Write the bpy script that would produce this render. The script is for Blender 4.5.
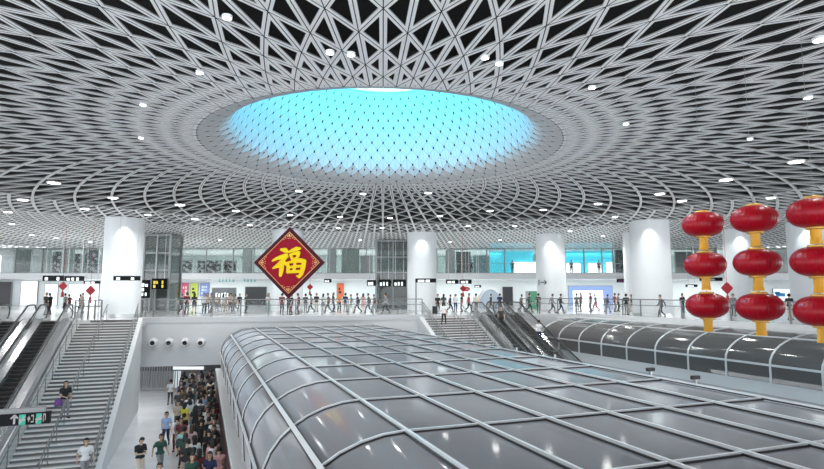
import bpy, bmesh, math, random
import numpy as np
from mathutils import Vector, Matrix
random.seed(7)
for o in list(bpy.data.objects): bpy.data.objects.remove(o)
SC = bpy.context.scene
COL = SC.collection
# ------------------------------------------------------------------ camera, world, exposure
F = 557.0; EYE = 1.8; PITCH = math.radians(5.97)
cam = bpy.data.cameras.new('camera'); camo = bpy.data.objects.new('camera', cam); COL.objects.link(camo)
cam.sensor_width = 36; cam.lens = F/824*36; cam.clip_end = 500
camo.location = (0, 0, EYE); camo.rotation_euler = (math.pi/2+PITCH, 0, 0)
SC.camera = camo
w = bpy.data.worlds.new('world'); SC.world = w; w.use_nodes = True
bg = w.node_tree.nodes['Background']; bg.inputs[0].default_value = (.93, .96, 1, 1); bg.inputs[1].default_value = 5.2
SC.view_settings.view_transform = 'Standard'; SC.view_settings.look = 'None'
SC.view_settings.exposure = -0.22; SC.view_settings.gamma = 1
CEIL = 7.4; OX, OY = -1.15, 21.6            # lattice height, oculus centre
def lamp(name, kind, loc, energy, color=(1, 1, 1), size=.5, rot=(0, 0, 0), **k):
    l = bpy.data.lights.new(name, kind); l.energy = energy; l.color = color
    if kind == 'AREA':
        l.size = size
        if 'size_y' in k: l.shape = 'RECTANGLE'; l.size_y = k['size_y']
    else: l.shadow_soft_size = size
    if kind == 'SPOT': l.spot_size = k.get('angle', 2.4); l.spot_blend = k.get('blend', .6)
    o = bpy.data.objects.new(name, l); COL.objects.link(o); o.location = loc; o.rotation_euler = rot
    return o
for i in range(8):                            # cyan floodlights hung high in the oculus, turned to its wall
    a_ = 2*math.pi*i/8
    lamp('oculus_floodlight', 'AREA', (OX+.6*math.cos(a_), OY+.6*math.sin(a_), 10.97), 380, (.012, .60, .95), .5, (math.radians(110), 0, a_-math.pi/2))
for i, (sx, sy) in enumerate([(-42, 73), (-26, 73), (-10, 73), (6, 73), (22, 73), (40, 73)]):
    lamp('shop_light', 'AREA', (sx, sy, 3.3), 420, (.95, 1, 1), 13, size_y=5).data.energy = 500
    lamp('gallery_light', 'AREA', (sx, 77, 7.1), 260, (.9, 1, .97), 12, size_y=5).data.energy = 900
lamp('underpass_light', 'AREA', (-15, 46, -3.45), 60, (1, 1, 1), 6, size_y=5)

# ------------------------------------------------------------------ helpers
def ray(px, py):
    x = (px-412)/F; y = (234.5-py)/F
    return Vector((x, math.cos(PITCH)-y*math.sin(PITCH), math.sin(PITCH)+y*math.cos(PITCH)))
def at_y(px, py, Y):
    r = ray(px, py); return Vector((0, 0, EYE))+r*(Y/r.y)
def at_z(px, py, z):
    r = ray(px, py); return Vector((0, 0, EYE))+r*((z-EYE)/r.z)
HA = math.radians(20.5); CA, SA = math.cos(HA), math.sin(HA)
def H(n, s, z=0): return Vector((n*CA-s*SA, n*SA+s*CA, z))      # hall axes: n across, s along
MATS = {}
def mat(name, col, rough=.5, metal=0, emit=0, noise=0, nscale=3, alpha=1, spec=.5, bump=0):
    if name in MATS: return MATS[name]
    m = bpy.data.materials.new(name); m.use_nodes = True; nt = m.node_tree; b = nt.nodes['Principled BSDF']
    b.inputs['Base Color'].default_value = (*col, 1); b.inputs['Roughness'].default_value = rough
    b.inputs['Metallic'].default_value = metal; b.inputs['Alpha'].default_value = alpha
    b.inputs['Specular IOR Level'].default_value = spec
    if emit:
        b.inputs['Emission Color'].default_value = (*col, 1); b.inputs['Emission Strength'].default_value = emit
    if noise or bump:
        tc = nt.nodes.new('ShaderNodeTexCoord'); n = nt.nodes.new('ShaderNodeTexNoise'); n.inputs['Scale'].default_value = nscale
        n.inputs['Detail'].default_value = 5
        nt.links.new(tc.outputs['Object'], n.inputs['Vector'])
        if noise:
            r = nt.nodes.new('ShaderNodeValToRGB'); e = r.color_ramp.elements
            e[0].position = .3; e[1].position = .7
            e[0].color = (*[c*(1-noise) for c in col], 1); e[1].color = (*[min(1, c*(1+noise)) for c in col], 1)
            nt.links.new(n.outputs['Fac'], r.inputs['Fac']); nt.links.new(r.outputs['Color'], b.inputs['Base Color'])
        if bump:
            bp = nt.nodes.new('ShaderNodeBump'); bp.inputs['Strength'].default_value = bump; bp.inputs['Distance'].default_value = .02
            nt.links.new(n.outputs['Fac'], bp.inputs['Height']); nt.links.new(bp.outputs['Normal'], b.inputs['Normal'])
    MATS[name] = m; return m
class MB:
    def __init__(s): s.v = []; s.f = []; s.m = []
    def add(s, vs, fs, mi=0):
        o = len(s.v); s.v += [tuple(v) for v in vs]; s.f += [tuple(i+o for i in f) for f in fs]; s.m += [mi]*len(fs); return s
    def hexa(s, c8, mi=0):
        return s.add(c8, [(0, 3, 2, 1), (4, 5, 6, 7), (0, 1, 5, 4), (1, 2, 6, 5), (2, 3, 7, 6), (3, 0, 4, 7)], mi)
    def box(s, x0, x1, y0, y1, z0, z1, mi=0):
        return s.hexa([(x0, y0, z0), (x1, y0, z0), (x1, y1, z0), (x0, y1, z0), (x0, y0, z1), (x1, y0, z1), (x1, y1, z1), (x0, y1, z1)], mi)
    def hbox(s, n0, n1, s0, s1, z0, z1, mi=0):
        q = [(n0, s0), (n1, s0), (n1, s1), (n0, s1)]
        return s.hexa([H(a, b, z0) for a, b in q]+[H(a, b, z1) for a, b in q], mi)
    def prism(s, poly, z0, z1, mi=0):
        k = len(poly); vs = [(p[0], p[1], z0) for p in poly]+[(p[0], p[1], z1) for p in poly]
        return s.add(vs, [tuple(range(k-1, -1, -1)), tuple(range(k, 2*k))]+[(i, (i+1) % k, k+(i+1) % k, k+i) for i in range(k)], mi)
    def tube(s, pts, r, seg=8, mi=0, cap=True):
        pts = [Vector(p) for p in pts]; rr = r if isinstance(r, (list, tuple)) else [r]*len(pts); rings = []
        for i, p in enumerate(pts):
            t = (pts[min(i+1, len(pts)-1)]-pts[max(i-1, 0)]).normalized()
            up = Vector((0, 0, 1)) if abs(t.z) < .95 else Vector((1, 0, 0))
            a = t.cross(up).normalized(); b = a.cross(t)
            rings.append([p+rr[i]*(math.cos(2*math.pi*j/seg)*a+math.sin(2*math.pi*j/seg)*b) for j in range(seg)])
        vs = [v for ring in rings for v in ring]; fs = []
        for i in range(len(pts)-1):
            for j in range(seg):
                fs.append((i*seg+j, i*seg+(j+1) % seg, (i+1)*seg+(j+1) % seg, (i+1)*seg+j))
        if cap: fs += [tuple(range(seg-1, -1, -1)), tuple(range((len(pts)-1)*seg, len(pts)*seg))]
        return s.add(vs, fs, mi)
    def bar(s, p, q, w, h, mi=0, up=(0, 0, 1)):
        p, q = Vector(p), Vector(q); t = (q-p).normalized(); a = t.cross(Vector(up)).normalized()*w/2; b = a.cross(t).normalized()*h/2
        return s.hexa([p-a-b, p+a-b, q+a-b, q-a-b, p-a+b, p+a+b, q+a+b, q-a+b], mi)
    def lathe(s, prof, c=(0, 0, 0), seg=32, mi=0, flip=False, cap=False, wave=None):
        vs = []; k = len(prof)
        for j in range(seg):
            a = 2*math.pi*j/seg
            for r, z in prof:
                q = r*(wave(j, z) if wave else 1); vs.append((c[0]+q*math.cos(a), c[1]+q*math.sin(a), c[2]+z))
        fs = []
        for j in range(seg):
            for i in range(k-1):
                f = (j*k+i, ((j+1) % seg)*k+i, ((j+1) % seg)*k+i+1, j*k+i+1); fs.append(f[::-1] if flip else f)
        if cap: fs += [tuple(j*k for j in range(seg-1, -1, -1)), tuple(j*k+k-1 for j in range(seg))]
        return s.add(vs, fs, mi)
    def ball(s, c, r, sc=(1, 1, 1), seg=12, rings=8, mi=0):
        vs = []; fs = []
        for i in range(rings+1):
            t = math.pi*i/rings
            for j in range(seg):
                a = 2*math.pi*j/seg
                vs.append((c[0]+r*sc[0]*math.sin(t)*math.cos(a), c[1]+r*sc[1]*math.sin(t)*math.sin(a), c[2]+r*sc[2]*math.cos(t)))
        for i in range(rings):
            for j in range(seg): fs.append((i*seg+j, (i+1)*seg+j, (i+1)*seg+(j+1) % seg, i*seg+(j+1) % seg))
        return s.add(vs, fs, mi)
    def build(s, name, mats, parent=None, smooth=False, local=False):
        if not isinstance(mats, (list, tuple)): mats = [mats]
        off = Vector((0, 0, 0)) if (parent is None or local) else parent_loc(parent)
        me = bpy.data.meshes.new(name)
        me.from_pydata([(x-off.x, y-off.y, z-off.z) for x, y, z in s.v], [], s.f)
        for m in mats: me.materials.append(m)
        if len(mats) > 1: me.polygons.foreach_set('material_index', s.m)
        if smooth: me.polygons.foreach_set('use_smooth', [True]*len(s.f))
        me.update()
        o = bpy.data.objects.new(name, me); COL.objects.link(o)
        if parent is not None: o.parent = parent
        return o
def parent_loc(p):
    l = Vector((0, 0, 0))
    while p is not None: l += p.location; p = p.parent
    return l
def tag(o, label, cat, group=None):
    o['label'] = label; o['category'] = cat
    if group: o['group'] = group
    return o
def thing(name, label, cat, loc=(0, 0, 0), rz=0, group=None):
    o = bpy.data.objects.new(name, None); COL.objects.link(o); o.location = loc; o.rotation_euler = (0, 0, rz); o.empty_display_size = .2
    return tag(o, label, cat, group)
def struct(o): o['kind'] = 'structure'; return o
def dup(root, loc, rz=0, label=None, group=None, cat=None):
    r = root.copy(); COL.objects.link(r); r.location = loc; r.rotation_euler = (0, 0, rz)
    if label: r['label'] = label
    if cat: r['category'] = cat
    if group: r['group'] = group
    for ch in list(root.children):
        c = ch.copy(); COL.objects.link(c); c.parent = r
        for g in ch.children:
            d = g.copy(); COL.objects.link(d); d.parent = c
    return r

M_white = mat('white_panel', (.68, .70, .715), .45, noise=.03, nscale=.6)
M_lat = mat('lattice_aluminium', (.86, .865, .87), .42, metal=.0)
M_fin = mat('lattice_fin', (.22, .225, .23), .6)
M_void = mat('ceiling_void', (.010, .010, .011), .9)
M_floor = mat('concourse_floor', (.62, .64, .65), .16, noise=.06, nscale=1.2)
M_low = mat('lower_floor', (.66, .66, .68), .2, noise=.07, nscale=.8)
M_steel = mat('brushed_steel', (.62, .63, .64), .28, metal=.9)
M_frame = mat('canopy_frame', (.70, .72, .74), .35, metal=.2)
M_gasket = mat('black_gasket', (.02, .02, .022), .5)
M_black = mat('black_enamel', (.012, .012, .014), .4)
M_rubber = mat('handrail_rubber', (.015, .015, .016), .35)
M_grey = mat('grey_panel', (.45, .46, .47), .5, noise=.05)
M_dark = mat('dark_recess', (.05, .052, .055), .7)
M_sign = mat('sign_face', (.012, .013, .015), .6, spec=.1)
M_glyph = mat('lit_white_glyph', (.9, .95, .95), .4, emit=1.0)

# ------------------------------------------------------------------ floors and slabs
A0 = Vector((-18.5, 39.3, 0)); SLD = .26
def slab(t, z=0): return Vector((A0.x+t, A0.y+SLD*t, z))
TC = 32.96                                    # where the far edge meets the right edge (n = 30.3)
cor = slab(TC)
fl = MB()
stair_cut = [slab(-9.5), slab(0)]
poly = [(-75, 28), tuple(H(-13.2, 41.5))[:2], tuple(H(-3.9, 42.2))[:2], tuple(A0)[:2], tuple(cor)[:2], tuple(H(30.3, -2))[:2], (80, 5), (80, 92), (-75, 92)]
fl.prism(poly, -.5, 0)
struct(fl.build('floor', M_floor))
lf = MB(); lf.prism([(-60, -8), (60, -8), (60, 62), (-60, 62)], -6.3, -6); struct(lf.build('floor.001', M_low))
fw = MB()                                     # white fascia wall under the far edge, and soffit
p0, p1 = slab(-.3), slab(20.0)
nrm = Vector((SLD, -1, 0)).normalized()
def wallseg(mb, p, q, z0, z1, th=.35, mi=0):
    a = -nrm*th
    mb.hexa([(p.x, p.y, z0), (q.x, q.y, z0), (q.x+a.x, q.y+a.y, z0), (p.x+a.x, p.y+a.y, z0), (p.x, p.y, z1), (q.x, q.y, z1), (q.x+a.x, q.y+a.y, z1), (p.x+a.x, p.y+a.y, z1)], mi)
wallseg(fw, p0+nrm*.06, p1+nrm*.06, -3.3, -.01)
wallseg(fw, slab(27.0)+nrm*.06, slab(TC+.1)+nrm*.06, -6, -.01)
struct(fw.build('wall_far', M_white))
tr = MB(); wallseg(tr, p0+nrm*.12, p1+nrm*.12, -.3, .1, .2); struct(tr.build('trim_1', mat('trim_white', (.58, .60, .62), .35)))
so = MB(); so.prism([(-22, 41.5), (14, 49.5), (14, 62), (-22, 62)], -3.4, -3.3); struct(so.build('ceiling.001', M_grey))
lb = MB(); lb.box(-40, 30, 57, 57.4, -6, -3.3); struct(lb.build('wall_lower', mat('underpass_wall', (.10, .10, .105), .5)))
rw = MB()                                      # wall under the side tunnel, ledge and upstand of the right edge
rw.hbox(24.75, 25.2, -2, 41.0, -6, -2.4); struct(rw.build('wall_right', M_white))
rl = MB(); rl.hbox(27.9, 30.25, -2, 40.6, -1.0, -.22); rl.hbox(30.0, 30.3, -2, 40.2, -.22, .08)
struct(rl.build('trim_2', M_white))
g2 = MB(); g2.hbox(24.68, 24.75, -2, 41, -2.95, -2.9); struct(g2.build('trim_3', M_grey))

# ------------------------------------------------------------------ lattice ceiling with oculus
def tri_panel(mb, P, hw, gap, h, keep_hole=True):
    # P: three points (x,y,z); flat frame panel with a triangular opening, fins rising from the opening
    P = [Vector(p) for p in P]
    c2 = ((P[1]-P[0]).cross(P[2]-P[0]))
    if c2.z > 0: P = [P[0], P[2], P[1]]
    a, b, c = (P[1]-P[2]).length, (P[0]-P[2]).length, (P[0]-P[1]).length
    per = a+b+c; I = (P[0]*a+P[1]*b+P[2]*c)/per; area = ((P[1]-P[0]).cross(P[2]-P[0])).length/2; r = 2*area/per
    ko = max(0, 1-gap/r); ki = 1-hw/r
    out = [I+(p-I)*ko for p in P]
    if ki < .12 or not keep_hole:
        mb.add(out, [(0, 1, 2)], 0); return
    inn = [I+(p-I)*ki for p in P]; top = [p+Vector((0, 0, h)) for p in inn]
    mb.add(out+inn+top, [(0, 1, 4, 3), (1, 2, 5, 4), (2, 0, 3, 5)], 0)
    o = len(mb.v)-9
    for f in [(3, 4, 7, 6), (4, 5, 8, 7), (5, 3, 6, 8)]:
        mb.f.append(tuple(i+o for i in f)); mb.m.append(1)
def lattice(mb, r0, q, K, N, hwf, gap, hf):
    da = 2*math.pi/N
    def pt(j, k): return (OX+r0*q**k*math.cos(j*da+math.pi/2), OY+r0*q**k*math.sin(j*da+math.pi/2), CEIL)
    def vis(j, k):
        x, y, z = pt(j, k); return -4 < y < 71 and abs(x) < 18+.75*max(y, 0)
    for k in range(-1, K):
        for j in range(N):
            if (j+k) % 2 or not vis(j, max(k, 0)): continue
            r = r0*q**k
            for sg in (-1, 1):
                if k == -1: T = [pt(j, 0), pt(j+sg, 0), pt(j, 1)]
                elif k == K-1: T = [pt(j, k), pt(j+sg, k+1), pt(j, k+1)]
                else: T = [pt(j, k), pt(j+sg, k+1), pt(j, k+2)]
                tri_panel(mb, T, hwf(r), gap if r < 14 else .002, hf(r))
cl = MB()
clamp = lambda x: max(0, min(1, x))
lattice(cl, 6.9, 1.1, 13, 120, lambda r: .082+.035*clamp((9-r)/1.8)-.016*clamp((r-13)/4), .011, lambda r: .03+.08*clamp((r-13)/8))
R1 = 6.9*1.1**13
lattice(cl, R1, 1.05, 5, 240, lambda r: .088, .008, lambda r: .07)
R2 = R1*1.05**5
lattice(cl, R2, 1.025, 38, 480, lambda r: .0027*r, .008, lambda r: .03)
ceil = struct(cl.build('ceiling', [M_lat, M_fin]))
# oculus: panelled dome rising to a round skylight
PROF = [(6.9, CEIL), (6.6, CEIL+.06), (6.3, CEIL+.16), (6.0, CEIL+.32), (5.8, CEIL+.48), (5.7, CEIL+.66), (5.6, CEIL+.95), (5.35, CEIL+1.5), (5.0, CEIL+2.1), (4.6, CEIL+2.65), (4.15, CEIL+3.15), (3.55, CEIL+3.72)]
def prof_at(u):
    L = [0]
    for i in range(1, len(PROF)): L.append(L[-1]+math.dist(PROF[i], PROF[i-1]))
    d = u*L[-1]
    for i in range(1, len(PROF)):
        if d <= L[i]+1e-9:
            f = (d-L[i-1])/(L[i]-L[i-1]); return tuple(PROF[i-1][m]+f*(PROF[i][m]-PROF[i-1][m]) for m in (0, 1))
    return PROF[-1]
dm = MB(); ND = 120; KD = 14
def dpt(j, k, off=0):
    r, z = prof_at(k/KD); a = j*2*math.pi/ND+math.pi/2
    return Vector((OX+(r+off)*math.cos(a), OY+(r+off)*math.sin(a), z+off*.3))
for k in range(-1, KD):
    for j in range(ND):
        if (j+k) % 2: continue
        for sg in (-1, 1):
            if k == -1: T = [dpt(j, 0), dpt(j+sg, 0), dpt(j, 1)]
            elif k == KD-1: T = [dpt(j, k), dpt(j+sg, k+1), dpt(j, k+1)]
            else: T = [dpt(j, k), dpt(j+sg, k+1), dpt(j, k+2)]
            I = (T[0]+T[1]+T[2])/3; poly = []
            T = [I+(p-I)*.972 for p in T]
            for i in range(3):                 # truncated corners leave the dark node holes
                for nb in (T[(i-1) % 3], T[(i+1) % 3]):
                    d = nb-T[i]; poly.append(T[i]+d.normalized()*min(.05, d.length*.3))
            dm.add(poly, [tuple(range(6))])
struct(dm.build('dome_panels', mat('dome_panel', (.58, .585, .59), .5), ceil))
bk = MB(); bk.lathe([(r+.06, z+.05) for r, z in PROF], (OX, OY, 0), 96); struct(bk.build('dome_backing', M_void, ceil))
rg = MB(); rg.lathe([(3.62, CEIL+3.67), (3.5, CEIL+3.67), (3.5, CEIL+3.73), (3.62, CEIL+3.73)], (OX, OY, 0), 96); struct(rg.build('skylight_ring', M_grey, ceil))
sk = MB(); sk.lathe([(0, 0), (4.05, 0), (4.05, .05), (0, .05)], (OX, OY, CEIL+3.75), 64)
struct(sk.build('skylight', mat('skylight_glow', (.93, 1, 1), .5, emit=1.15), ceil))
vd = MB()
for j in range(64):                            # black plenum above the lattice
    a, b = 2*math.pi*j/64, 2*math.pi*(j+1)/64
    pts = [(OX+r*math.cos(t), OY+r*math.sin(t), 9.2) for r, t in ((5.24, a), (90, a), (90, b), (5.24, b))]
    vd.add(pts, [(0, 1, 2, 3)])
struct(vd.build('plenum', M_void, ceil))

# ------------------------------------------------------------------ glass canopies
def glass(name, col, rough, trans, spec=.6):
    m = mat(name, col, rough, spec=spec); nt = m.node_tree; b = nt.nodes['Principled BSDF']
    b.inputs['Alpha'].default_value = 1-trans
    tc = nt.nodes.new('ShaderNodeTexCoord'); n = nt.nodes.new('ShaderNodeTexNoise'); n.inputs['Scale'].default_value = .9; n.inputs['Detail'].default_value = 6
    mp = nt.nodes.new('ShaderNodeMapRange'); mp.inputs['To Min'].default_value = rough*.6; mp.inputs['To Max'].default_value = rough*1.6
    nt.links.new(tc.outputs['Object'], n.inputs['Vector']); nt.links.new(n.outputs['Fac'], mp.inputs['Value']); nt.links.new(mp.outputs['Result'], b.inputs['Roughness'])
    return m
M_cang = glass('canopy_glass', (.155, .158, .17), .07, .05)
cb = M_cang.node_tree.nodes['Principled BSDF']; cb.inputs['Sheen Weight'].default_value = .7; cb.inputs['Sheen Roughness'].default_value = .3; cb.inputs['Sheen Tint'].default_value = (.93, .93, 1, 1)   # pale dust sheen, added to brighten the glass at grazing angles
M_tung = glass('tunnel_glass', (.12, .12, .122), .10, .12, .3)
ZR = -.65
NS, N0 = 1.4476, 3.44
def can_prof(sub=8):                           # (n, z) from the foot of the left side over the curve to the right edge
    P = [(1.42, -3.4), (1.33, -2.2)]
    for i in range(1, sub+1):
        t = math.pi/2*i/sub; P.append((3.44-2.11*math.cos(t), -2.2+1.55*math.sin(t)))
    P += [(N0+NS*k, ZR) for k in range(1, 7)]
    P += [(12.35, ZR-.25), (12.35, -3.4)]
    return P
S0, S1 = 9.5-3.05*4, 40.9
can = thing('glass_canopy', 'broad grey glass canopy with rounded left side and white grid of bars', 'glass canopy', H(6, 20, -3.4))
g = MB(); P = can_prof()
vs = [H(n, s, z) for s in (S0, S1) for n, z in P]; k = len(P)
g.add(vs, [(i, i+1, k+i+1, k+i) for i in range(k-1)])
g.add([H(n, S1, z) for n, z in P], [tuple(range(k))])
g.build('glass_skin', M_cang, can, smooth=False)
go = [o for o in can.children if o.name.startswith('glass_skin')][0]
for p in go.data.polygons:
    p.use_smooth = True
nrms = [0]
go.data.set_sharp_from_angle(angle=math.radians(35))
ribs = [9.5+3.05*k for k in range(-4, 11)]+[S1]
def offs(n, z, i, d):                          # push the profile outward along its normal
    a = P[max(0, i-1)]; b = P[min(len(P)-1, i+1)]; t = Vector((b[0]-a[0], b[1]-a[1])).normalized()
    return n-t.y*d, z+t.x*d
for s in ribs:
    m = MB(); kk = MB()
    q = [offs(n, z, i, .035) for i, (n, z) in enumerate(P)]; q2 = [offs(n, z, i, .012) for i, (n, z) in enumerate(P)]
    for i in range(len(P)-1):
        for mb, Q, wd, th in ((m, q, .05, .045), (kk, q2, .10, .03)):
            a, b = H(Q[i][0], s, Q[i][1]), H(Q[i+1][0], s, Q[i+1][1])
            up = (b-a).cross(H(0, 1, 0)).normalized()
            d = (b-a).normalized()*.01
            mb.bar(a-d, b+d, wd, th, up=up)
    r = m.build('rib', M_frame, can); kk.build('gasket', M_gasket, r)
idx_L0, idx_L1 = 1, 1+4
for nm, (n, z), wd in [('bottom_rail', P[1], .12), ('edge_purlin', P[idx_L1], .10)]+[('purlin', (N0+NS*j, ZR), .054) for j in range(0, 6)]+[('edge_purlin', (12.2, ZR), .11)]:
    i = min(range(len(P)), key=lambda a: math.dist(P[a], (n, z))); n2, z2 = offs(n, z, i, .05) if nm != 'purlin' else (n, z+.05)
    up = H(n2-n, 0, z2-z); up.z = z2-z; up = up.normalized()
    m = MB(); m.bar(H(n2, S0, z2), H(n2, S1, z2), wd, .06, up=up); r = m.build(nm, M_frame, can)
    m = MB(); c = Vector(H(n2, S0, z2))-up*.03; e = Vector(H(n2, S1, z2))-up*.03; m.bar(c, e, wd+.06, .03, up=up); m.build('gasket', M_gasket, r)
bd = MB(); bd.hbox(1.7, 12.2, S0, 40.6, -5.2, -4.9); bd.build('track_deck', mat('track_deck', (.16, .16, .165), .7, noise=.3, nscale=.5), can)
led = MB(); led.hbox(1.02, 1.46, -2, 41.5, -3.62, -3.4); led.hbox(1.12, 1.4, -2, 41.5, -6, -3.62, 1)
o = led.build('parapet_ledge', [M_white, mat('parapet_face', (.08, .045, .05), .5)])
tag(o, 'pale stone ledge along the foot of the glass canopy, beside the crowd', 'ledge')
for nn, ss in ((12.9, 21.5), (12.85, 18.6), (12.8, 13.6), (12.75, 11.9)):
    t = thing('floodlight', '', 'floodlight', H(nn, ss, -.62), HA, 'small floodlights along the right edge of the canopy')
    m = MB(); m.box(-.13, .13, -.05, .05, .06, .16); m.build('housing', M_black, t, local=True)
    m = MB(); m.box(-.03, .03, -.03, .03, -.2, .07); m.box(-.04, .1, -.04, .04, -.22, -.16); m.build('bracket', M_steel, t, local=True)
    t['label'] = 'small black floodlight on the canopy right edge, %s from the camera' % {21.5: 'farthest', 18.6: 'second farthest', 13.6: 'second nearest', 11.9: 'nearest'}[ss]

# side tunnel on the right: quarter-round glass against the concourse edge
tun = thing('glass_tunnel', 'dark quarter-round glass tunnel with white hoops below the right concourse edge', 'glass tunnel', H(26, 20, -2.4))
TP = [(24.8, -2.4), (24.8, -1.55)]+[(28.0-3.2*math.cos(math.pi/2*i/9), -1.55+1.35*math.sin(math.pi/2*i/9)) for i in range(1, 10)]
T0, T1 = -1.0, 37.6
g = MB(); k = len(TP); g.add([H(n, s, z) for s in (T0, T1) for n, z in TP], [(i, i+1, k+i+1, k+i) for i in range(k-1)])
go = g.build('glass_skin', M_tung, tun); go.data.polygons.foreach_set('use_smooth', [True]*len(go.data.polygons))
e = MB(); e.add([H(n, T1, z) for n, z in TP]+[H(28, T1, -2.4)], [tuple(range(k+1))]); e.build('end_wall', M_grey, tun)
b = MB(); b.hbox(26.5, 27.8, T0, T1-.3, -2.4, -2.2); b.hbox(27.6, 27.85, T0, T1-.1, -2.4, -.4); b.build('inner_lining', M_dark, tun)
j = 0; s = 35.3
hoops = [T1-.02]+[35.3-2.35*i for i in range(0, 16)]
for s in hoops:
    m = MB(); thick = .16 if s > 37 else .085
    for i in range(k-1):
        a, b2 = H(TP[i][0], s, TP[i][1]), H(TP[i+1][0], s, TP[i+1][1]); up = (b2-a).cross(H(0, 1, 0)).normalized(); d = (b2-a).normalized()*.01
        m.bar(a-d, b2+d, thick, .09, up=up)
    m.build('hoop', M_frame, tun)
for nm, i, wd in (('base_rail', 0, .12), ('mid_rail', 1, .06), ('upper_rail', 7, .06), ('top_rail', k-1, .14)):
    m = MB(); m.bar(H(TP[i][0], T0, TP[i][1]), H(TP[i][0], T1, TP[i][1]), wd, .1); m.build(nm, M_frame, tun)

# ------------------------------------------------------------------ stairs and escalators
M_rail = mat('rail_steel', (.20, .21, .215), .4, metal=.35)
M_tread = mat('stair_tread', (.50, .50, .50), .5, noise=.05)
M_riser = mat('stair_riser', (.17, .17, .172), .6)
M_balg = glass('balustrade_glass', (.22, .24, .24), .04, .6)
def staircase(name, label, n0, n1, s_top, tan, count, rails, wall_n, wallsides):
    t = thing(name, label, 'staircase', H((n0+n1)/2, s_top, 0))
    rise = 6.0/count; run = rise/tan
    m = MB()
    for i in range(count):
        z = -rise*(i+1); s1 = s_top-run*i; s0 = s1-run
        q = [H(n0, s0, z), H(n1, s0, z), H(n1, s1, z), H(n0, s1, z)]
        m.add(q, [(0, 1, 2, 3)], 0)
        m.add([H(n0, s0, z), H(n1, s0, z), H(n1, s0, z-rise), H(n0, s0, z-rise)], [(0, 3, 2, 1)], 1)
        m.hbox(n0, n1, s0-.015, s0+.07, z-.045, z+.004, 2)
    m.hbox(n0, n1, s_top-.02, s_top+.4, -.3, .004, 0)
    m.add([H(n0, s_top-.02, 0), H(n1, s_top-.02, 0), H(n1, s_top-.02, -rise), H(n0, s_top-.02, -rise)], [(0, 3, 2, 1)], 1)
    m.build('steps', [M_tread, M_riser, mat('stair_nosing', (.80, .79, .78), .4)], t)
    sb = s_top-run*count
    for a, bside in wallsides:
        w_ = MB(); q = [(s_top+.3, .12), (sb, -5.9), (sb, -6), (s_top+.3, -6)]
        w_.add([H(a, s, z) for s, z in q]+[H(bside, s, z) for s, z in q], [(0, 1, 2, 3), (7, 6, 5, 4), (0, 4, 5, 1), (1, 5, 6, 2), (2, 6, 7, 3), (3, 7, 4, 0)])
        w_.build('side_wall', M_white, t)
    for n, hgt, kind in rails:
        r = MB(); gl = MB(); L = s_top-sb
        def zz(s): return -(s_top-s)*tan
        top = [H(n, s_top+.5, hgt), H(n, s_top, hgt), H(n, sb, -6+hgt), H(n, sb-.4, -6+hgt)]
        r.tube(top, .03, 8)
        r.tube([H(n, s_top, hgt-.3), H(n, sb, -6+hgt-.3)], .02, 6)
        c = int(L/1.3)
        for i in range(c+1):
            s = s_top-L*i/c; r.tube([H(n, s, zz(s)-.05), H(n, s, zz(s)+hgt)], .018, 6)
        o = r.build('handrail', M_rail, t, smooth=True)
        if kind:
            gl.add([H(n, s_top, .08), H(n, sb, -5.92), H(n, sb, -6+hgt-.1), H(n, s_top, hgt-.1)], [(0, 1, 2, 3)]); gl.build('glass_panel', M_balg, o)
    return t
staircase('staircase', 'wide grey stone staircase with central handrails at lower left, leading to the lower hall', -7.4, -4.0, 42.0, .40, 40,
          [(-5.9, 1.0, 0), (-4.05, 1.05, 1), (-7.35, 1.05, 1)], -4.0, [(-4.0, -3.75), (-7.75, -7.4)])
staircase('staircase', 'grey stone staircase beside the far escalators, behind the right end of the canopy', 16.3, 20.6, 41.2, .5, 36,
          [(18.4, 1.0, 0), (16.35, 1.05, 1), (20.5, 1.05, 1), (19.6, .95, 0)], 16, [(15.95, 16.3), (20.6, 20.8)])
M_step = mat('escalator_step', (.010, .010, .011), .45, metal=.3)
M_deck = mat('escalator_deck', (.50, .51, .53), .25, metal=.8)
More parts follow.
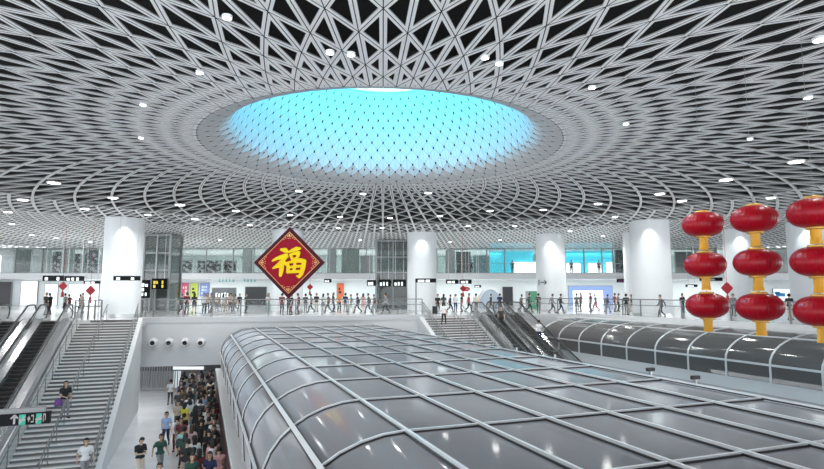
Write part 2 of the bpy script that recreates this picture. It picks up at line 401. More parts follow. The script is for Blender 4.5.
def escalator(label, n0, n1, s_top, tan, s_len):
    t = thing('escalator', label, 'escalator', H((n0+n1)/2, s_top, 0), 0, 'escalators')
    sb = s_top-s_len; dz = -6.0
    def zz(s):
        if s >= s_top: return 0.
        return max(dz, -(s_top-s)*tan)
    m = MB(); run = .4; c = int(s_len/run); flat = 1.1
    for i in range(c):
        s1 = s_top-flat-run*i; s0 = s1-run; z = max(dz, -run*tan*(i+1))
        if z <= dz: break
        m.hbox(n0, n1, s0, s1+.02, z-.35, z)
        m.hbox(n0, n1, s0-.008, s0+.02, z-.04, z+.003, 1)
        for q in range(6):
            nn = n0+(n1-n0)*(q+.5)/6; m.hbox(nn-.03, nn+.03, s0, s1, z, z+.012)
    m.hbox(n0, n1, s_top-flat, s_top+.6, -.2, .005, 0)
    m.build('step_band', [M_step, mat('step_edge', (.07, .07, .072), .5)], t)
    zo = 0.35*0
    for sg, n in ((-1, n0), (1, n1)):
        a, b2 = (n-.42, n-.02) if sg < 0 else (n+.02, n+.42)
        m = MB(); q = [(s_top+.9, .18), (s_top-flat, .18), (sb-flat, dz+.22), (sb-flat-1, dz+.2), (sb-flat-1, dz), (sb-flat, dz-.0), (s_top-flat, -1.1), (s_top+.9, -1.1)]
        vs = [H(a, s, z) for s, z in q]+[H(b2, s, z) for s, z in q]; L = len(q)
        m.add(vs, [tuple(range(L)), tuple(range(2*L-1, L-1, -1))]+[(i, L+i, L+(i+1) % L, (i+1) % L) for i in range(L)]); m.build('skirt_deck', M_deck, t)
        nc = (a+b2)/2
        path = [(s_top-flat+.1, 1.03), (s_top+.4, 1.03)]
        arc = [(s_top+.45+.42*math.sin(u), .61+.42*math.cos(u)) for u in [math.pi*i/8 for i in range(9)]]
        g = MB(); ply = [(s_top+.45, .18), (s_top-flat, .18), (sb-flat, dz+.2), (sb-flat, dz+1.0), (s_top-flat+.1, 1.0)]+arc[:7]
        g.add([H(nc, s, z) for s, z in ply], [tuple(range(len(ply)))]); g.build('glass_balustrade', M_balg, t)
        m = MB(); m.tube([H(nc, s, z) for s, z in [(sb-flat-.6, dz+1.03), (sb-flat, dz+1.03)]+path+arc], .045, 8); hr = m.build('handrail', M_rubber, t, smooth=True)
        m = MB(); m.bar(H(nc, sb-flat, dz+.975), H(nc, s_top-flat+.1, .975), .09, .05); m.build('rail_trim', M_steel, hr)
    return t
escalator('up escalator with black steps directly left of the wide staircase', -9.25, -8.25, 42.0, .40, 15)
escalator('left-hand escalator with black steps at the left edge of the photo', -11.35, -10.35, 42.0, .40, 15)
escalator('far escalator next to the far staircase, left one of the pair', 21.45, 22.4, 41.6, .5, 12)
escalator('far escalator of the pair that stands nearest the dark glass tunnel', 23.3, 24.2, 41.2, .5, 12)

# ------------------------------------------------------------------ columns
M_col = mat('column_white', (.76, .80, .82), .35, noise=.02, nscale=.5)
for px, D, r, lab in ((121.5, 42.0, 1.36, 'thick white round column standing at the head of the wide left staircase'),
                 (287, 50, 1.4, 'white round column partly hidden behind the red diamond sign'),
                 (422, 52, 1.37, 'white round column in the middle of the far hall, left of the far escalators'),
                 (551.5, 53.5, 1.37, 'white round column behind the far end of the dark glass tunnel'),
                 (652, 43.5, 1.46, 'broad white column left of the red lantern strings'),
                 (640, 52, 1.35, 'white column half hidden behind the broad column left of the lanterns'),
                 (743, 49, 1.35, 'white column seen between the first and second lantern strings'),
                 (811, 44, 1.4, 'white column seen behind the right lantern string')):
    p = at_y(px, 290, D); t = thing('column', lab, 'column', (p.x, p.y, 0), 0, 'round columns')
    m = MB(); m.lathe([(r, .25), (r, 3.0), (r, 3.02)], seg=48); m.lathe([(r, 3.05), (r, CEIL-.02)], seg=48); m.lathe([(r-.03, 3.0), (r-.03, 3.06)], seg=48); m.build('shaft', M_col, t, smooth=True, local=True)
    m = MB(); m.lathe([(0, .25), (r+.03, .25), (r+.03, 0)], seg=48); m.build('base_ring', M_steel, t, local=True)
    d = Vector((-p.x, -p.y, 0)).normalized()
    lp = p+d*(r+.55)
    a = MB(); a.lathe([(0, .16), (.13, .16), (.13, -.02), (.10, -.02), (.10, 0), (0, 0)], seg=20)
    lt = thing('spotlight', '', 'spotlight', (lp.x, lp.y, CEIL-.1), 0, 'spotlights washing the columns'); lt['label'] = 'small ceiling spotlight over the '+' '.join(lab.split()[:11])
    a.build('housing', M_white, lt, local=True)
    a = MB(); a.lathe([(0, -.004), (.1, -.004)], seg=20); a.build('lens', M_glyph, lt, local=True)
    lamp('column_spot', 'SPOT', (lp.x, lp.y, CEIL-.14), 330, (.92, 1, .98), .06, (0, 0, 0), angle=1.5, blend=.5)

# ------------------------------------------------------------------ railings along the concourse edges
M_rglass = glass('rail_glass', (.40, .46, .46), .03, .9)
def railing(label, pts, hgt=1.3, sp=1.9):
    t = thing('railing', label, 'railing', pts[0], 0, 'concourse railings')
    r = MB()
    for a, b in zip(pts, pts[1:]):
        r.bar(a+Vector((0, 0, hgt)), b+Vector((0, 0, hgt)), .09, .07); r.bar(a+Vector((0, 0, hgt*.68)), b+Vector((0, 0, hgt*.68)), .05, .05)
    r.build('top_rail', M_rail, t)
    for a, b in zip(pts, pts[1:]):
        L = (b-a).length; c = max(1, round(L/sp)); d = (b-a)/c
        for i in range(c+1):
            p = a+d*i; m = MB(); m.bar(p, p+Vector((0, 0, hgt)), .10, .07, up=(1, 0, 0)); m.build('post', M_rail, t)
        g = MB(); g.add([a+Vector((0, 0, .1)), b+Vector((0, 0, .1)), b+Vector((0, 0, hgt-.1)), a+Vector((0, 0, hgt-.1))], [(0, 1, 2, 3)]); g.build('glass_panel', M_rglass, t)
bk_ = -nrm*.35
railing('long steel and glass railing on the white edge between the two staircases', [slab(.3)+bk_, slab(19.4)+bk_])
railing('steel and glass railing along the right concourse edge above the dark tunnel', [slab(27.6)+bk_, slab(TC-.3)+bk_, H(30.6, 20), H(30.6, 0)])
railing('short steel railing at the stair head below the left column', [H(-3.9, 42.6), slab(-.2)+bk_], sp=.8)
railing('low steel railing between the left escalators and the left column', [H(-8.0, 43.4), H(-6.4, 43.2)], sp=.45)

# ------------------------------------------------------------------ far facade, gallery and shops
FY = 70.0
def fx(px): return at_y(px, 290, FY).x
def fz(py): return at_y(412, py, FY).z
M_band = mat('band_white', (.88, .90, .91), .3)
M_mull = mat('mullion', (.30, .32, .33), .4, metal=.5)
M_up = glass('gallery_glass', (.20, .25, .24), .03, .72)
b = MB(); b.box(-62, 62, FY-.3, FY+14, 3.5, 4.22); struct(b.build('trim_4', M_band))
b = MB(); b.box(-62, 62, FY+14, FY+14.3, 0, 7.6); struct(b.build('wall_back', mat('gallery_wall', (.52, .60, .59), .5, noise=.1, nscale=.15)))
b = MB(); b.box(-62, 62, FY+7.5, FY+7.8, 0, 3.5); struct(b.build('wall_shops', mat('shop_wall', (.86, .90, .90), .4)))
b = MB(); b.box(-62, 62, FY+.5, FY+14, 7.35, 7.5); struct(b.build('ceiling.002', mat('gallery_ceiling', (.72, .74, .74), .5)))
edges = [-12, 13, 40, 62, 82, 100, 141, 163, 178, 205, 232, 253, 275, 300, 330, 346, 366, 376, 410, 437, 462, 487, 505, 537, 566, 585, 603, 614, 628, 672, 694, 718, 742, 770, 792, 815, 840]
for i, (a, c) in enumerate(zip(edges, edges[1:])):
    x0, x1 = fx(a), fx(c); m = MB(); m.box(x0+.06, x1-.06, FY-.02, FY+.02, 4.25, 7.38)
    o = struct(m.build('window_%d' % (i+1), M_up)); f = MB()
    f.box(x0-.06, x0+.06, FY-.1, FY+.1, 4.22, 7.4); f.box(x0, x1, FY-.06, FY+.06, 4.22, 4.3); f.box(x0, x1, FY-.05, FY+.05, 5.4, 5.45)
    f.build('window_frame', M_mull, o)
def panel(name, px0, px1, py0, py1, D, m, label, cat, th=.12, group=None, extra=None):
    a, c = at_y(px0, py1, D), at_y(px1, py0, D)
    if name in ('kiosk', 'shop_counter', 'shop_window', 'display_screen', 'video_screen', 'blue_surround'): a.z = .06
    t = thing(name, label, cat, ((a.x+c.x)/2, D, a.z), 0, group)
    q = MB(); q.box(a.x, c.x, D, D+th, a.z, c.z); q.build('panel', m, t)
    f = MB(); e = .05
    for x0, x1, z0, z1 in ((a.x-e, c.x+e, a.z-e, a.z), (a.x-e, c.x+e, c.z, c.z+e), (a.x-e, a.x, a.z, c.z), (c.x, c.x+e, a.z, c.z)): f.box(x0, x1, D-.03, D+th, z0, z1)
    f.build('frame', M_mull, t)
    if extra: extra(t, a, c, D)
    return t
def col(name, c, **k): return mat(name, c, .45, **k)
def blocks(cols, rows, m, rnd=None, inset=.15):                 # printed shapes on a poster or lit characters on a sign
    def f(t, a, c, D):
        q = MB(); W, Hh = c.x-a.x, c.z-a.z; R = random.Random(rnd or cols*7+rows)
        for r in range(rows):
            for k in range(cols):
                if R.random() < .2: continue
                x0 = a.x+W*(inset+(1-2*inset)*k/cols); z0 = a.z+Hh*(inset+(1-2*inset)*r/rows)
                x1 = x0+W*(1-2*inset)/cols*R.uniform(.5, .85); z1 = z0+Hh*(1-2*inset)/rows*R.uniform(.55, .8)
                q.box(x0, x1, D-.02, D, z0, z1)
        if q.v: q.build('print', m, t)
    return f
M_scr = col('dark_screen', (.045, .045, .05))
Y6 = FY+7.2
panel('poster', 176.5, 180.5, 283, 297, 77.36, col('poster_yellow', (.85, .65, .08)), 'narrow yellow poster nearest the dark glass lift on the left', 'poster', group='row of shop posters', extra=blocks(2, 3, M_black, 3))
panel('poster', 181.5, 188.5, 283, 298, 77.36, col('poster_pink', (.72, .10, .20)), 'crimson poster between the yellow and the green poster', 'poster', group='row of shop posters', extra=blocks(2, 3, col('poster_ink', (.9, .75, .6)), 5))
panel('poster', 190, 198, 283, 297, 77.36, col('poster_lime', (.62, .70, .12)), 'yellow and green poster right of the crimson poster', 'poster', group='row of shop posters', extra=blocks(1, 2, M_black, 8, .25))
panel('poster', 200, 209, 283, 296, 77.36, col('poster_blue', (.25, .32, .68)), 'pale blue poster at the right end of the poster row', 'poster', group='row of shop posters', extra=blocks(3, 3, col('poster_ice', (.7, .8, .9)), 4))
panel('poster', 337, 343.5, 283.5, 296.5, 77.36, col('poster_orange', (.85, .16, .05)), 'orange red poster right of the red diamond sign', 'poster', extra=blocks(1, 2, M_black, 6, .25))
panel('display_screen', 245, 266.5, 287, 304.5, 77.36, M_scr, 'large black display board left of the red diamond sign', 'screen')
panel('display_screen', 503, 512.5, 287, 304.5, 77.36, M_scr, 'upright black display board right of the far escalators', 'screen')
panel('display_screen', -2, 12, 282, 306, 77.36, M_scr, 'black display board at the left edge of the photo', 'screen')
panel('shop_window', 20, 38, 281, 303, 77.36, col('lit_window', (.95, .98, 1), emit=.7), 'bright white lit shop front at far left beyond the escalators', 'shop front', group='lit shop fronts')
panel('shop_window', 44, 58, 284, 303, 77.36, col("lit_window", (1, 1, 1)), 'bright white lit shop front left of the first red knot', 'shop front', group='lit shop fronts')
panel('shop_window', 68, 99, 284, 303, 77.36, col("lit_window", (1, 1, 1)), 'bright white lit shop front between the two small red knots', 'shop front', group='lit shop fronts')
panel('shop_counter', 212, 236, 288, 298, 72, col('shop_shelf', (.16, .17, .18)), 'dark shop counter with small goods right of the poster row', 'counter', extra=blocks(6, 2, M_glyph, 2))
panel('video_screen', 573, 603, 290.5, 304, 77.2, col('screen_white', (.85, .95, 1), emit=1.1), 'white lit screen behind the railing right of the far round column', 'screen', extra=None)
panel('blue_surround', 569, 612, 286, 306, 77.36, col('screen_blue', (.30, .42, .75), emit=.25), 'blue illuminated wall panel around the white lit screen', 'wall panel')
for i, (a, c, y0, y1, k) in enumerate(((566, 612, 243, 276, 0), (490, 533, 243, 274, 1))):
    panel('video_wall', a, c, y0, y1, FY+5, col('video_cyan', (.06, .62, .78), emit=1.0), ('cyan glowing video wall on the upper gallery right of the far round column', 'cyan glowing video wall on the upper gallery left of the far round column')[k], 'video wall', group='upper gallery video walls')
panel('billboard', 566.5, 580.5, 263, 274.5, FY+4.5, col('billboard_white', (.95, .98, 1), emit=3), 'white lit billboard at the left in the right-hand cyan video wall', 'billboard', group='lit billboards')
panel('billboard', 588, 602, 263, 274.5, FY+4.5, col('billboard_white', (1, 1, 1)), 'white lit billboard in the middle of the right-hand cyan video wall', 'billboard', group='lit billboards')
panel('billboard', 606, 613.5, 262, 274.5, FY+4.5, col('billboard_white', (1, 1, 1)), 'narrow white lit billboard at the right of the right-hand cyan video wall', 'billboard', group='lit billboards')
panel('billboard', 513, 536, 262, 274, FY+4.5, col('billboard_white', (1, 1, 1)), 'wide white lit billboard left of the far round column', 'billboard', group='lit billboards')
panel('dark_doorway', 616, 625, 248, 274, FY+3, M_dark, 'dark doorway panel on the upper gallery by the broad column', 'doorway')
panel('kiosk', 529, 538.5, 291.5, 303, 62, col('kiosk_green', (.10, .36, .22)), 'green kiosk behind the railing left of the far round column', 'kiosk', th=1.6)
panel('monitor', 741, 756, 287, 297, 77.36, M_scr, 'dark monitor between first and second lantern strings', 'screen')
panel('led_screen', 774, 800, 289, 301, 77.36, col('screen_pale', (.88, .95, 1), emit=1.0), 'bright white and blue screen between the second and third lantern strings', 'screen',
      extra=lambda t, a, c, D: (lambda q: (q.box(a.x+.3, a.x+1.6, D-.03, D, a.z+.6, a.z+1.1), q.box(a.x+.15, a.x+.9, D-.03, D, a.z+.95, a.z+1.3), q.build('picture', col('picture_blue', (.05, .35, .75)), t)))(MB()))
# domed mural kiosk behind the far escalators
m = MB(); c0, c1 = at_y(478, 305, 64), at_y(503, 305, 64); R = (c1.x-c0.x)/2; cx = (c0.x+c1.x)/2
t = thing('arched_booth', 'grey blue arched booth behind the far escalators', 'booth', (cx, 64, 0))
arc = [(cx+R*math.cos(math.pi*i/16), 64, 2.2*math.sin(math.pi*i/16)) for i in range(17)]
m.add(arc+[(x, 66, z) for x, y, z in arc], [tuple(range(17)), tuple(range(33, 16, -1))]+[(i, 17+i, 18+i, i+1) for i in range(16)]); m.build('shell', col('booth_blue', (.36, .44, .52)), t)
m = MB(); m.tube([(x, 63.97, z) for x, y, z in arc], .08, 6); m.build('rim', M_white, t)
# pale panels, and speckled ones imitating the lattice reflection, along the upper gallery
def speckle(name, c0, c1, sc):
    m = mat(name, c0, .4); nt = m.node_tree; b = nt.nodes['Principled BSDF']; tc = nt.nodes.new('ShaderNodeTexCoord'); v = nt.nodes.new('ShaderNodeTexVoronoi'); v.inputs['Scale'].default_value = sc
    r = nt.nodes.new('ShaderNodeValToRGB'); r.color_ramp.interpolation = 'CONSTANT'; r.color_ramp.elements[0].color = (*c0, 1); r.color_ramp.elements[1].color = (*c1, 1); r.color_ramp.elements[1].position = .42
    nt.links.new(tc.outputs['Object'], v.inputs['Vector']); nt.links.new(v.outputs['Distance'], r.inputs['Fac']); nt.links.new(r.outputs['Color'], b.inputs['Base Color']); return m
M_speckle = speckle('speckled_panel', (.80, .84, .84), (.08, .09, .10), 1.9); M_speckle2 = speckle('speckled_panel_blue', (.75, .82, .86), (.12, .17, .24), 1.6)  # speckle painted in for the ceiling lattice mirrored in the gallery glass
M_pg = col('pale_green_panel', (.62, .76, .70)); M_wh = col('gallery_white_panel', (.85, .88, .88)); M_tl = col('gallery_teal_panel', (.38, .66, .68)); M_gd = col('gallery_dark_panel', (.16, .20, .19))
GP = [(14, 32, 248, M_gd, 'dark grey panel', 'at the far left end'), (42, 51, 250, M_pg, 'pale green panel', 'left of two speckled panels at far left'), (53, 62, 252, M_speckle, 'white speckled panel', 'between two pale green panels'), (64, 74, 250, M_pg, 'second pale green panel', 'right of the white speckled panel'), (75, 81, 254, M_speckle, 'narrow white speckled panel', 'left of the blue speckled panel'), (84, 99, 246, M_speckle2, 'blue grey speckled panel', 'left of the left column'),
      (180, 192, 261, M_speckle, 'low white panel with painted lattice reflection', 'above the row of posters'), (198, 221, 261, M_speckle, 'wide low white panel with painted lattice reflection', 'above the dark shop counter'), (224, 236, 261, M_speckle, 'low white panel with painted lattice reflection', 'left of the diamond sign'), (243, 252, 250, M_wh, 'plain white panel', 'behind the left tip of the diamond sign'),
      (328, 336, 250, M_wh, 'plain white panel', 'right of the diamond sign'), (342, 359, 247, M_pg, 'wide pale green panel', 'above the orange red poster'), (361, 372, 256, M_wh, 'low white panel', 'left of the middle glass lift'), (446, 454, 248, M_wh, 'tall white panel', 'right of the middle column'), (456, 470, 252, M_gd, 'dark panel', 'above the far escalators'), (474, 488, 256, M_tl, 'teal panel', 'left of the cyan video wall'),
      (676, 692, 252, M_gd, 'dark panel', 'left of the first lantern string'), (696, 716, 250, M_wh, 'plain white panel', 'behind the first lantern string'), (757, 768, 250, M_gd, 'dark panel', 'right of the second lantern string'), (772, 788, 252, M_wh, 'plain white panel', 'left of the third lantern string')]
for a, c, y0, m, nm, wh in GP:
    p, q_ = at_y(a, 272, FY+2.6), at_y(c, y0, FY+2.6); t = thing('gallery_panel', '%s on the upper gallery, %s' % (nm, wh), 'panel', ((p.x+q_.x)/2, FY+2.6, 4.22), 0, 'upper gallery panels')
    b = MB(); b.box(p.x, q_.x, FY+2.5, FY+2.7, 4.28, q_.z); b.build('panel', m, t)
    b = MB(); b.box(p.x-.05, q_.x+.05, FY+2.45, FY+2.75, 4.22, 4.28); b.box(p.x-.05, p.x, FY+2.45, FY+2.75, 4.28, q_.z); b.box(q_.x, q_.x+.05, FY+2.45, FY+2.75, 4.28, q_.z); b.box(p.x-.05, q_.x+.05, FY+2.45, FY+2.75, q_.z, q_.z+.05); b.build('frame', M_mull, t)
# dark glass lifts
def lift(px0, px1, D, label, depth=3.0):
    a, c = at_y(px0, 300, D), at_y(px1, 300, D); x0, x1 = a.x, c.x; t = thing('glass_lift', label, 'lift', ((x0+x1)/2, D, 0), 0, 'glass lifts')
    g = MB(); g.box(x0+.05, x1-.05, D+.05, D+depth-.05, .05, CEIL-.1); g.build('glass_shaft', glass('lift_glass', (.04, .06, .055), .04, .45), t)
    for x in (x0, x1):
        for y in (D, D+depth): m = MB(); m.box(x-.09, x+.09, y-.09, y+.09, 0, CEIL-.05); m.build('corner_post', M_mull, t)
    for z in (.1, 2.6, 3.9, 5.5, 7.2):
        m = MB(); m.box(x0, x1, D-.06, D+.06, z-.06, z+.06); m.box(x0, x1, D+depth-.06, D+depth+.06, z-.06, z+.06); m.build('ring_beam', M_mull, t)
    m = MB(); m.box((x0+x1)/2-.06, (x0+x1)/2+.06, D-.05, D+.05, 0, 7.2); m.build('door_mullion', M_mull, t)
    m = MB(); m.box(x0+.3, x1-.3, D+.4, D+depth-.3, .2, 2.5); m.build('car', mat('lift_car', (.30, .34, .33), .4), t)
lift(376, 410, 58, 'tall dark glass lift tower left of the middle column')
lift(142, 168, 52, 'tall dark green glass lift tower right of the left column', 2.6)
# hanging and standing signs
def sign(px0, px1, py0, py1, D, label, n=5, m=None, rods=True, group='dark direction signs', post=None, rows=1):
    a, c = at_y(px0, py1, D), at_y(px1, py0, D); t = thing('direction_sign', label, 'sign', ((a.x+c.x)/2, D, a.z), 0, group)
    q = MB(); q.box(a.x, c.x, D-.1, D+.1, a.z, c.z); q.build('sign_box', M_sign, t)
    blocks(n, rows, m or M_glyph, n*3, .12)(t, a, c, D-.1)
    if rods:
        for x in (a.x+.25, c.x-.25): k = MB(); k.tube([(x, D, c.z), (x, D, CEIL+.06)], .02, 5); k.build('hanger', M_steel, t)
    if post is not None:
        for p in post:
            x = at_y(p, 290, D).x; k = MB(); k.box(x-.07, x+.07, D-.07, D+.07, 0, c.z); k.build('post', M_mull, t)
sign(43, 64, 275.5, 281, 60, 'long black hanging sign above the first small red knot', 4)
sign(65, 84, 276, 281, 60, 'long black hanging sign left of the second small red knot', 3)
sign(84, 100, 281, 283.5, 62, 'low black hanging sign touching the left column', 2)
sign(114, 140, 276, 280.5, 38, 'slim black hanging sign in front of the left column', 4)
sign(137, 151, 280, 298, 50, 'tall black board with white symbols beside the left column', 3, rods=False, post=(138, 150), rows=3)
sign(152, 167, 278.5, 289, 51.78, 'black sign with yellow characters on the left glass lift', 4, mat('lit_yellow', (1, .75, .1), .4, emit=.9), rows=2)
sign(324, 331.5, 279, 282.5, 64, 'small black hanging sign right of the red diamond', 2)
sign(367, 376, 280, 286, 57, 'grey black sign left of the middle glass lift', 2)
sign(378.5, 391, 279.5, 286.5, 57.78, 'left of two black signs on the middle glass lift', 3)
sign(393, 406, 279.5, 286.5, 57.78, 'right of two black signs on the middle glass lift', 3)
sign(415.5, 436, 278.5, 282.5, 44.4, 'black sign on a tall post in front of the middle column', 2, rods=False, post=(416,))
sign(446, 458.5, 279.5, 283.8, 56, 'left of two black hanging signs above the far escalators', 2)
sign(459.5, 471.5, 279.5, 283.8, 56, 'right of two black hanging signs above the far escalators', 2)
sign(474.5, 481, 285, 287.5, 58, 'tiny black hanging sign above the arched booth', 2)
sign(617, 625.5, 279, 282.5, 69.58, 'small sign of red purple characters left of the broad column', 3, mat('purple_glyph', (.35, .08, .22), .5), rods=False)
sign(700, 722, 277.5, 281, 56, 'dark hanging bar sign between the first and second lantern strings', 1, M_mull)
sign(686, 697, 284.5, 287, 58, 'flat black hanging sign left of the first lantern string', 1)
for a, n in ((218, 5), (243, 4)):                                  # teal shop lettering on the white band
    q = MB(); R = random.Random(a)
    for k in range(n):
        p = at_y(a+k*3.4, 282, FY-.4); h = .42
        for i in range(4):
            if R.random() < .8: q.box(p.x+.02+.09*i*(i % 2), p.x+.30, FY-.36, FY-.3, p.z+.1*i, p.z+.1*i+.045)
        q.box(p.x+.13, p.x+.18, FY-.36, FY-.3, p.z, p.z+.4)
    o = q.build('shop_lettering', mat('teal_letter', (.05, .42, .40), .5)); tag(o, 'teal shop lettering on the white band, %s' % ('left group' if a == 218 else 'right group nearest the red diamond'), 'lettering', 'teal shop lettering')
p = at_y(541, 283, 52.5); q = MB(); q.box(p.x-.25, p.x-.18, 52.36, 52.41, p.z-.2, p.z+.3); q.box(p.x-.05, p.x+.5, 52.36, 52.41, p.z+.02, p.z+.1)
q.bar((p.x+.5, 52.38, p.z+.06), (p.x+.28, 52.38, p.z+.26), .07, .05, up=(0, 1, 0)); q.bar((p.x+.5, 52.38, p.z+.06), (p.x+.28, 52.38, p.z-.14), .07, .05, up=(0, 1, 0))
tag(q.build('arrow_mark', M_black), 'black exit figure and arrow on the far round column above the tunnel', 'sign')
p = at_y(466, 289, 55); q = MB(); t = thing('oval_sign', 'red oval sign behind the head of the far escalators', 'sign', (p.x, 55, p.z))
q.ball((0, 0, 0), .4, (1, .15, .55)); q.build('board', col('oval_red', (.75, .05, .06)), t, True, True)
q = MB(); q.box(-.2, .2, -.1, -.06, -.05, .05); q.build('print', M_white, t, local=True)
q = MB(); q.tube([(0, 0, .2), (0, 0, CEIL-p.z+.05)], .015, 5); q.build('hanger', M_steel, t, local=True)

# round air nozzles in the fascia, gates and lit sign in the underpass
M_noz = mat('nozzle_white', (.80, .81, .82), .35)
for i, px in enumerate((153.5, 169.5, 185.5, 201)):
    d = Vector((-18.5, 39.3, 0)); r = ray(px, 342)
    tt = (A0.y-SLD*A0.x)/(r.y-SLD*r.x); p = Vector((0, 0, EYE))+r*tt+nrm*.07
    t = thing('air_nozzle', ('leftmost', 'second from left', 'third from left', 'rightmost')[i]+' of the four round air nozzles in the white wall', 'air vent', p, math.atan2(nrm.x, -nrm.y), 'round air nozzles')
    for nm, mm, prof in (('collar', M_noz, [(.30, 0), (.30, .06), (.24, .10)]), ('barrel', M_noz, [(.25, .02), (.27, .18), (.24, .32), (.17, .40), (.15, .38)]), ('mouth', M_black, [(0, .30), (.165, .385)])):
        q = MB(); q.lathe(prof, seg=24); q.v = [(x, -z, y-(.10*z if nm != 'collar' else 0)) for x, y, z in q.v]; q.build(nm, mm, t, True, True)
t = thing('entrance_gate', 'dark barred gate under the white wall behind the staircase', 'gate', (at_y(158, 390, 46).x, 46, -6))
x0, x1 = at_y(141, 390, 46).x, at_y(177, 390, 46).x
q = MB(); q.box(x0, x1, 45.95, 46.05, -3.75, -3.6); q.box(x0, x1, 45.95, 46.05, -6, -5.85); q.build('frame', M_mull, t)
for i in range(15): q = MB(); x = x0+(x1-x0)*i/14; q.box(x-.03, x+.03, 45.96, 46.04, -5.9, -3.65); q.build('bar', M_mull, t)
panel('lit_sign', 173, 204, 366.5, 369.5, 42.3, col('sign_glow', (.9, .97, 1), emit=1.0), 'long white lit sign under the edge of the white wall', 'sign')
panel('light_panel', 173, 181, 371, 392, 47, col('panel_glow', (.82, .90, .95), emit=.7), 'white lit panel under the white wall right of the barred gate', 'light panel')

# ------------------------------------------------------------------ downlights in the lattice
DL = [(227, 18, 1), (200, 73, 1), (330, 53, 1), (351, 55, 1), (485, 58, 1), (499, 64, 1), (592, 88, 1), (626, 124, 1), (143, 105, 1), (141, 138, 1), (820, 40, 1.5), (808, 98, 1.2), (750, 139, 1), (796, 162, 2), (726, 180, 2), (660, 194, 1.8), (682, 201, 1.8), (598, 204, 1.6), (615, 217, 1.4), (54, 183, 2), (113, 198, 1.8), (23, 200, 2), (85, 209, 1.8), (8, 212, 1.8), (12, 224, 1.5), (180, 205, 2), (148, 215, 1.5), (195, 219, 1.8), (236, 211, 1.6), (299, 191, 1.3), (363, 194, 1.2), (428, 193, 1.3), (340, 217, 1.3), (390, 218, 1.3), (440, 216, 1.3), (490, 211, 1.5), (543, 210, 1.5), (290, 215, 1.3), (382, 228, 1.3), (338, 228, 1.3), (468, 226, 1.3), (515, 226, 1.3), (250, 225, 1.4), (570, 231, 1.4), (603, 236, 1.3), (32, 235, 1.4), (56, 238, 1.4), (690, 231, 1.4), (771, 198, 1.8), (706, 214, 1.8), (90, 242, 1.3), (500, 240, 1.2), (450, 242, 1.2), (360, 240, 1.2), (220, 240, 1.2), (180, 243, 1.2)]
pts = [(at_z(px, py, CEIL-.1), k) for px, py, k in DL]
def where(p):
    d = math.hypot(p.x-OX, p.y-OY); ang = math.degrees(math.atan2(p.x-OX, p.y-OY))
    side = 'near' if abs(ang) > 120 else 'far' if abs(ang) < 25 else ('left' if ang < 0 else 'right') if abs(ang) > 60 else ('far left' if ang < 0 else 'far right')
    return side, d
byside = {}
for p, k in pts: byside.setdefault(where(p)[0], []).append(p)
ORD = ['nearest', 'second nearest', 'third nearest', 'fourth nearest', 'fifth nearest', 'sixth nearest', 'seventh nearest', 'eighth nearest', 'ninth nearest', 'tenth nearest', 'eleventh nearest', 'twelfth nearest', 'thirteenth nearest', 'fourteenth nearest', 'fifteenth nearest']+['outer']*20
M_dl = mat('downlight_lens', (1, .99, .97), .4, emit=14)
proto = thing('downlight', '', 'ceiling light', pts[0][0], 0, 'round ceiling downlights')
q = MB(); q.lathe([(.155, -.02), (.19, -.02), (.19, .1), (0, .1)], seg=20); q.build('trim_ring', M_white, proto, local=True)
q = MB(); q.lathe([(0, -.045), (.09, -.04), (.155, -.018)], seg=20, flip=True); q.build('lens', M_dl, proto, local=True)
for i, (p, k) in enumerate(pts):
    sd, d = where(p); lst = sorted(byside[sd], key=lambda v: where(v)[1]); rank = lst.index(p)
    lab = 'round lit downlight in the %s lattice ceiling, %s to the oculus there' % (sd, ORD[rank])
    o = proto if i == 0 else dup(proto, p); o['label'] = lab; k *= .55 if p.y < 20 else .9; o.scale = (k, k, .5)
    lamp('downlight_lamp', 'SPOT', (p.x, p.y, CEIL-.2), 380 if p.y < 34 else 800 if p.y < 50 else 2000, (1, .99, .97), .18*k, angle=2.7, blend=.8)
DOWN = pts

# ------------------------------------------------------------------ red diamond sign with the character
M_fr = mat('sign_maroon', (.07, .004, .010), .5, spec=.15); M_red = mat('sign_red', (.30, .001, .012), .5, spec=.15); M_gold = mat('sign_gold', (.80, .42, .16), .5, spec=.15); M_yel = mat('sign_yellow', (.92, .58, .005), .5, spec=.15)
ctr = at_y(289, 262.5, 25); FUy = thing('diamond_sign', 'large red diamond sign with a yellow Chinese fortune character, hanging left of the middle column', 'sign', ctr, math.radians(-3))
HR = at_y(325.3, 262.5, 25).x-ctr.x-.02
def dia(r): return [(r, 0), (0, r), (-r, 0), (0, -r)]
def plate(poly, y0, y1, name, m, par=None):
    q = MB(); k = len(poly); q.add([(x, y0, z) for x, z in poly]+[(x, y1, z) for x, z in poly], [tuple(range(k)), tuple(range(2*k-1, k-1, -1))]+[(i, k+i, k+(i+1) % k, (i+1) % k) for i in range(k)])
    return q.build(name, m, par or FUy, local=True)
plate(dia(HR), 0, .14, 'backing_board', M_fr)
face = plate(dia(HR*.865), -.02, .0, 'gold_edge', M_gold)
plate(dia(HR*.84), -.035, -.02, 'red_face', M_red)
